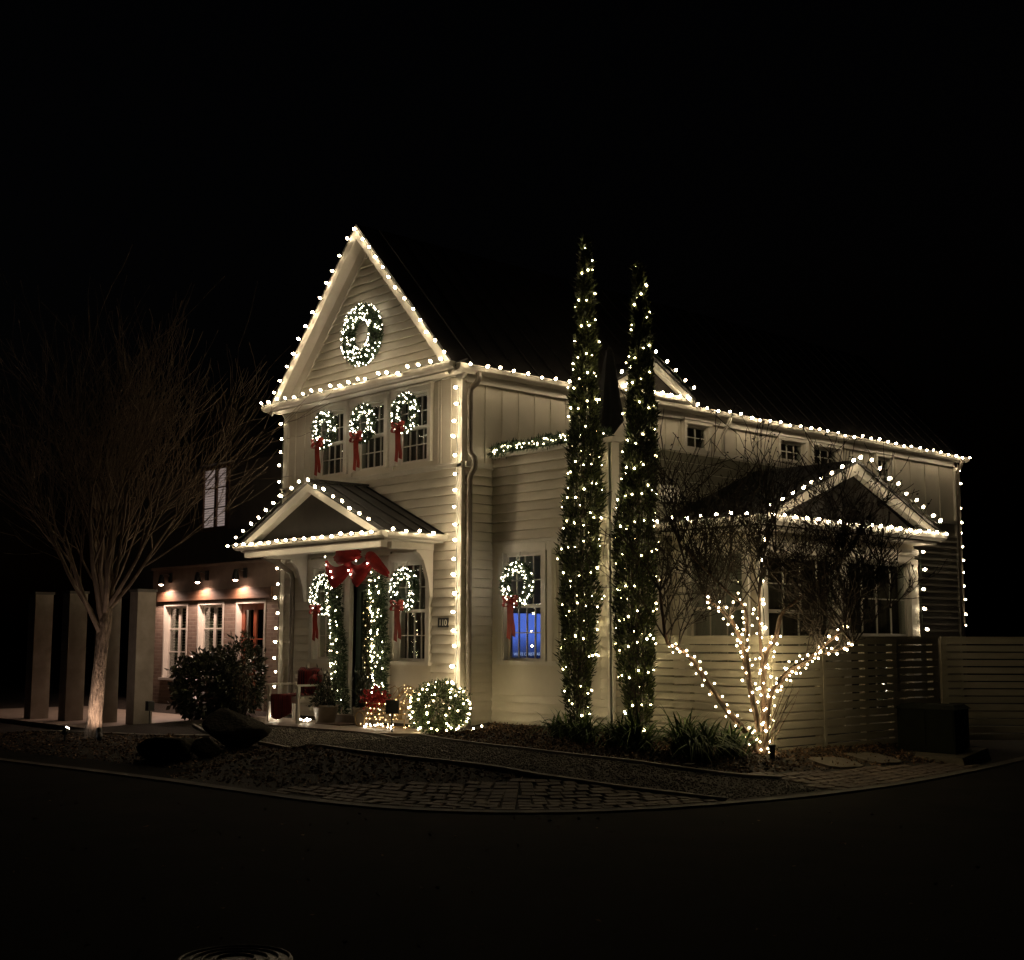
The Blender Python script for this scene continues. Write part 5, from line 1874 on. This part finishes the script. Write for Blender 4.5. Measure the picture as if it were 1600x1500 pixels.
for (x, y, a, w, h), lb in zip([(6.05, 1.7, .3, .75, .5), (6.12, .75, .2, .7, .45)], ['flat stepping stone nearest the utility box', 'flat stepping stone nearer the lit bare tree']):
    z = gz(x, y) + .012
    mb = MB()
    ca, sa = math.cos(a + 1.2), math.sin(a + 1.2)
    poly = []
    for k in range(10):
        t = k / 10 * 6.283
        u, v = w / 2 * math.copysign(abs(math.cos(t)) ** .6, math.cos(t)), h / 2 * math.copysign(abs(math.sin(t)) ** .6, math.sin(t))
        u *= random.uniform(.92, 1.05)
        poly.append((x + u * ca - v * sa, y + u * sa + v * ca, gz(x + u * ca - v * sa, y + u * sa + v * ca) - .01))
    mb.prism(poly, (0, 0, .045))
    mb.build('stepping_stone', 'flag', None, False, None, lb, 'stepping stone')

# ------------------------------------------------------------------ boulders
def boulder(label, c, rad, seed):
    r = random.Random(seed)
    bm = bmesh.new()
    bmesh.ops.create_icosphere(bm, subdivisions=4, radius=1)
    dirs = [(Vector((r.gauss(0, 1), r.gauss(0, 1), r.gauss(0, 1))).normalized(), r.uniform(.55, .9)) for _ in range(16)]
    for v in bm.verts:
        n = v.co.normalized()
        k = 1.0
        for d, h in dirs:
            dt = n.dot(d)
            if dt * k > h:
                k = h / dt
        v.co = n * (k + .02 * math.sin(n.x * 13) * math.sin(n.y * 11 + n.z * 9))
        v.co.x *= rad[0]
        v.co.y *= rad[1]
        v.co.z *= rad[2]
    me = bpy.data.meshes.new('boulder')
    bm.to_mesh(me)
    bm.free()
    o = link('boulder', me, 'rock', None, True, None, label, 'boulder')
    o.location = c
    o.rotation_euler = (0, 0, r.uniform(0, 3))
    return o
boulder('large dark boulder in the bed left of the porch', (-.55, -3.55, .02), (.60, .48, .36), 4)
boulder('low dark boulder in front of the larger one', (-.55, -4.55, -.14), (.50, .36, .22), 9)
boulder('small dark boulder between the tree and the larger ones', (-.10, -4.25, -.16), (.25, .2, .16), 12)

# ------------------------------------------------------------------ roof terrace umbrella, wall unit, lamp inside
um = thing('closed_umbrella', 'folded black patio umbrella standing on the wing roof terrace', 'umbrella', (1.3, 1.92, 3.63))
MB().tube([(1.3, 1.92, 3.62), (1.3, 1.92, 5.9)], .022, 8).build('pole', 'black', um)
mb = MB()
prof = [(.05, 5.85), (.09, 5.6), (.14, 5.2), (.19, 4.85), (.20, 4.72), (.12, 4.6), (.06, 4.5)]
for r_, z in prof:
    for k in range(24):
        a = k / 24 * 6.283
        rr = r_ * (1 + .22 * math.sin(a * 8))
        mb.v.append((1.3 + rr * math.cos(a), 1.92 + rr * math.sin(a), z))
for i in range(len(prof) - 1):
    for k in range(24):
        mb.f.append((i * 24 + k, i * 24 + (k + 1) % 24, (i + 1) * 24 + (k + 1) % 24, (i + 1) * 24 + k))
mb.build('canopy', 'umbrella', um, True)
MB().lathe((1.3, 1.92, 3.621), [(.25, 0), (.25, .05), (.05, .08)], 20).build('base', 'black', um)
wu = thing('wall_unit', 'white box unit mounted on the dark wing side wall', 'wall unit', (2.62, 1.6, 3.4))
MB().lbox(WSIDE, 1.40, 1.66, .03, .20, 3.30, 3.53).build('case', 'white', wu)
MB().lbox(WSIDE, 1.665, 1.86, .03, .19, 3.31, 3.52).build('grille', 'gutter', wu)
tl = thing('table_lamp', 'small table lamp with glowing shade behind the sunroom window', 'lamp', (3.1, 2.35, .95))
MB().lathe((3.06, 2.35, .80), [(.07, 0), (.07, .02), (.02, .04), (.02, .42)], 12).build('base', 'brass', tl, True)
MB().lathe((3.06, 2.35, 1.20), [(.15, 0), (.13, .26)], 20).build('shade', 'shade', tl, True)
# pale scraps on the ground
for (x, y), lb in (((1.1, -1.1), 'pale scrap lying on the mulch near the house corner'), ((5.62, -1.52), 'pale scrap lying by the edging under the strap plants')):
    z = gz(x, y) + .03
    MB().prism([(x, y, z), (x + .09, y + .05, z), (x + .11, y + .11, z + .01), (x + .02, y + .08, z)], (0, 0, .006)).build('paper_scrap', 'paper', None, False, None, lb, 'scrap')
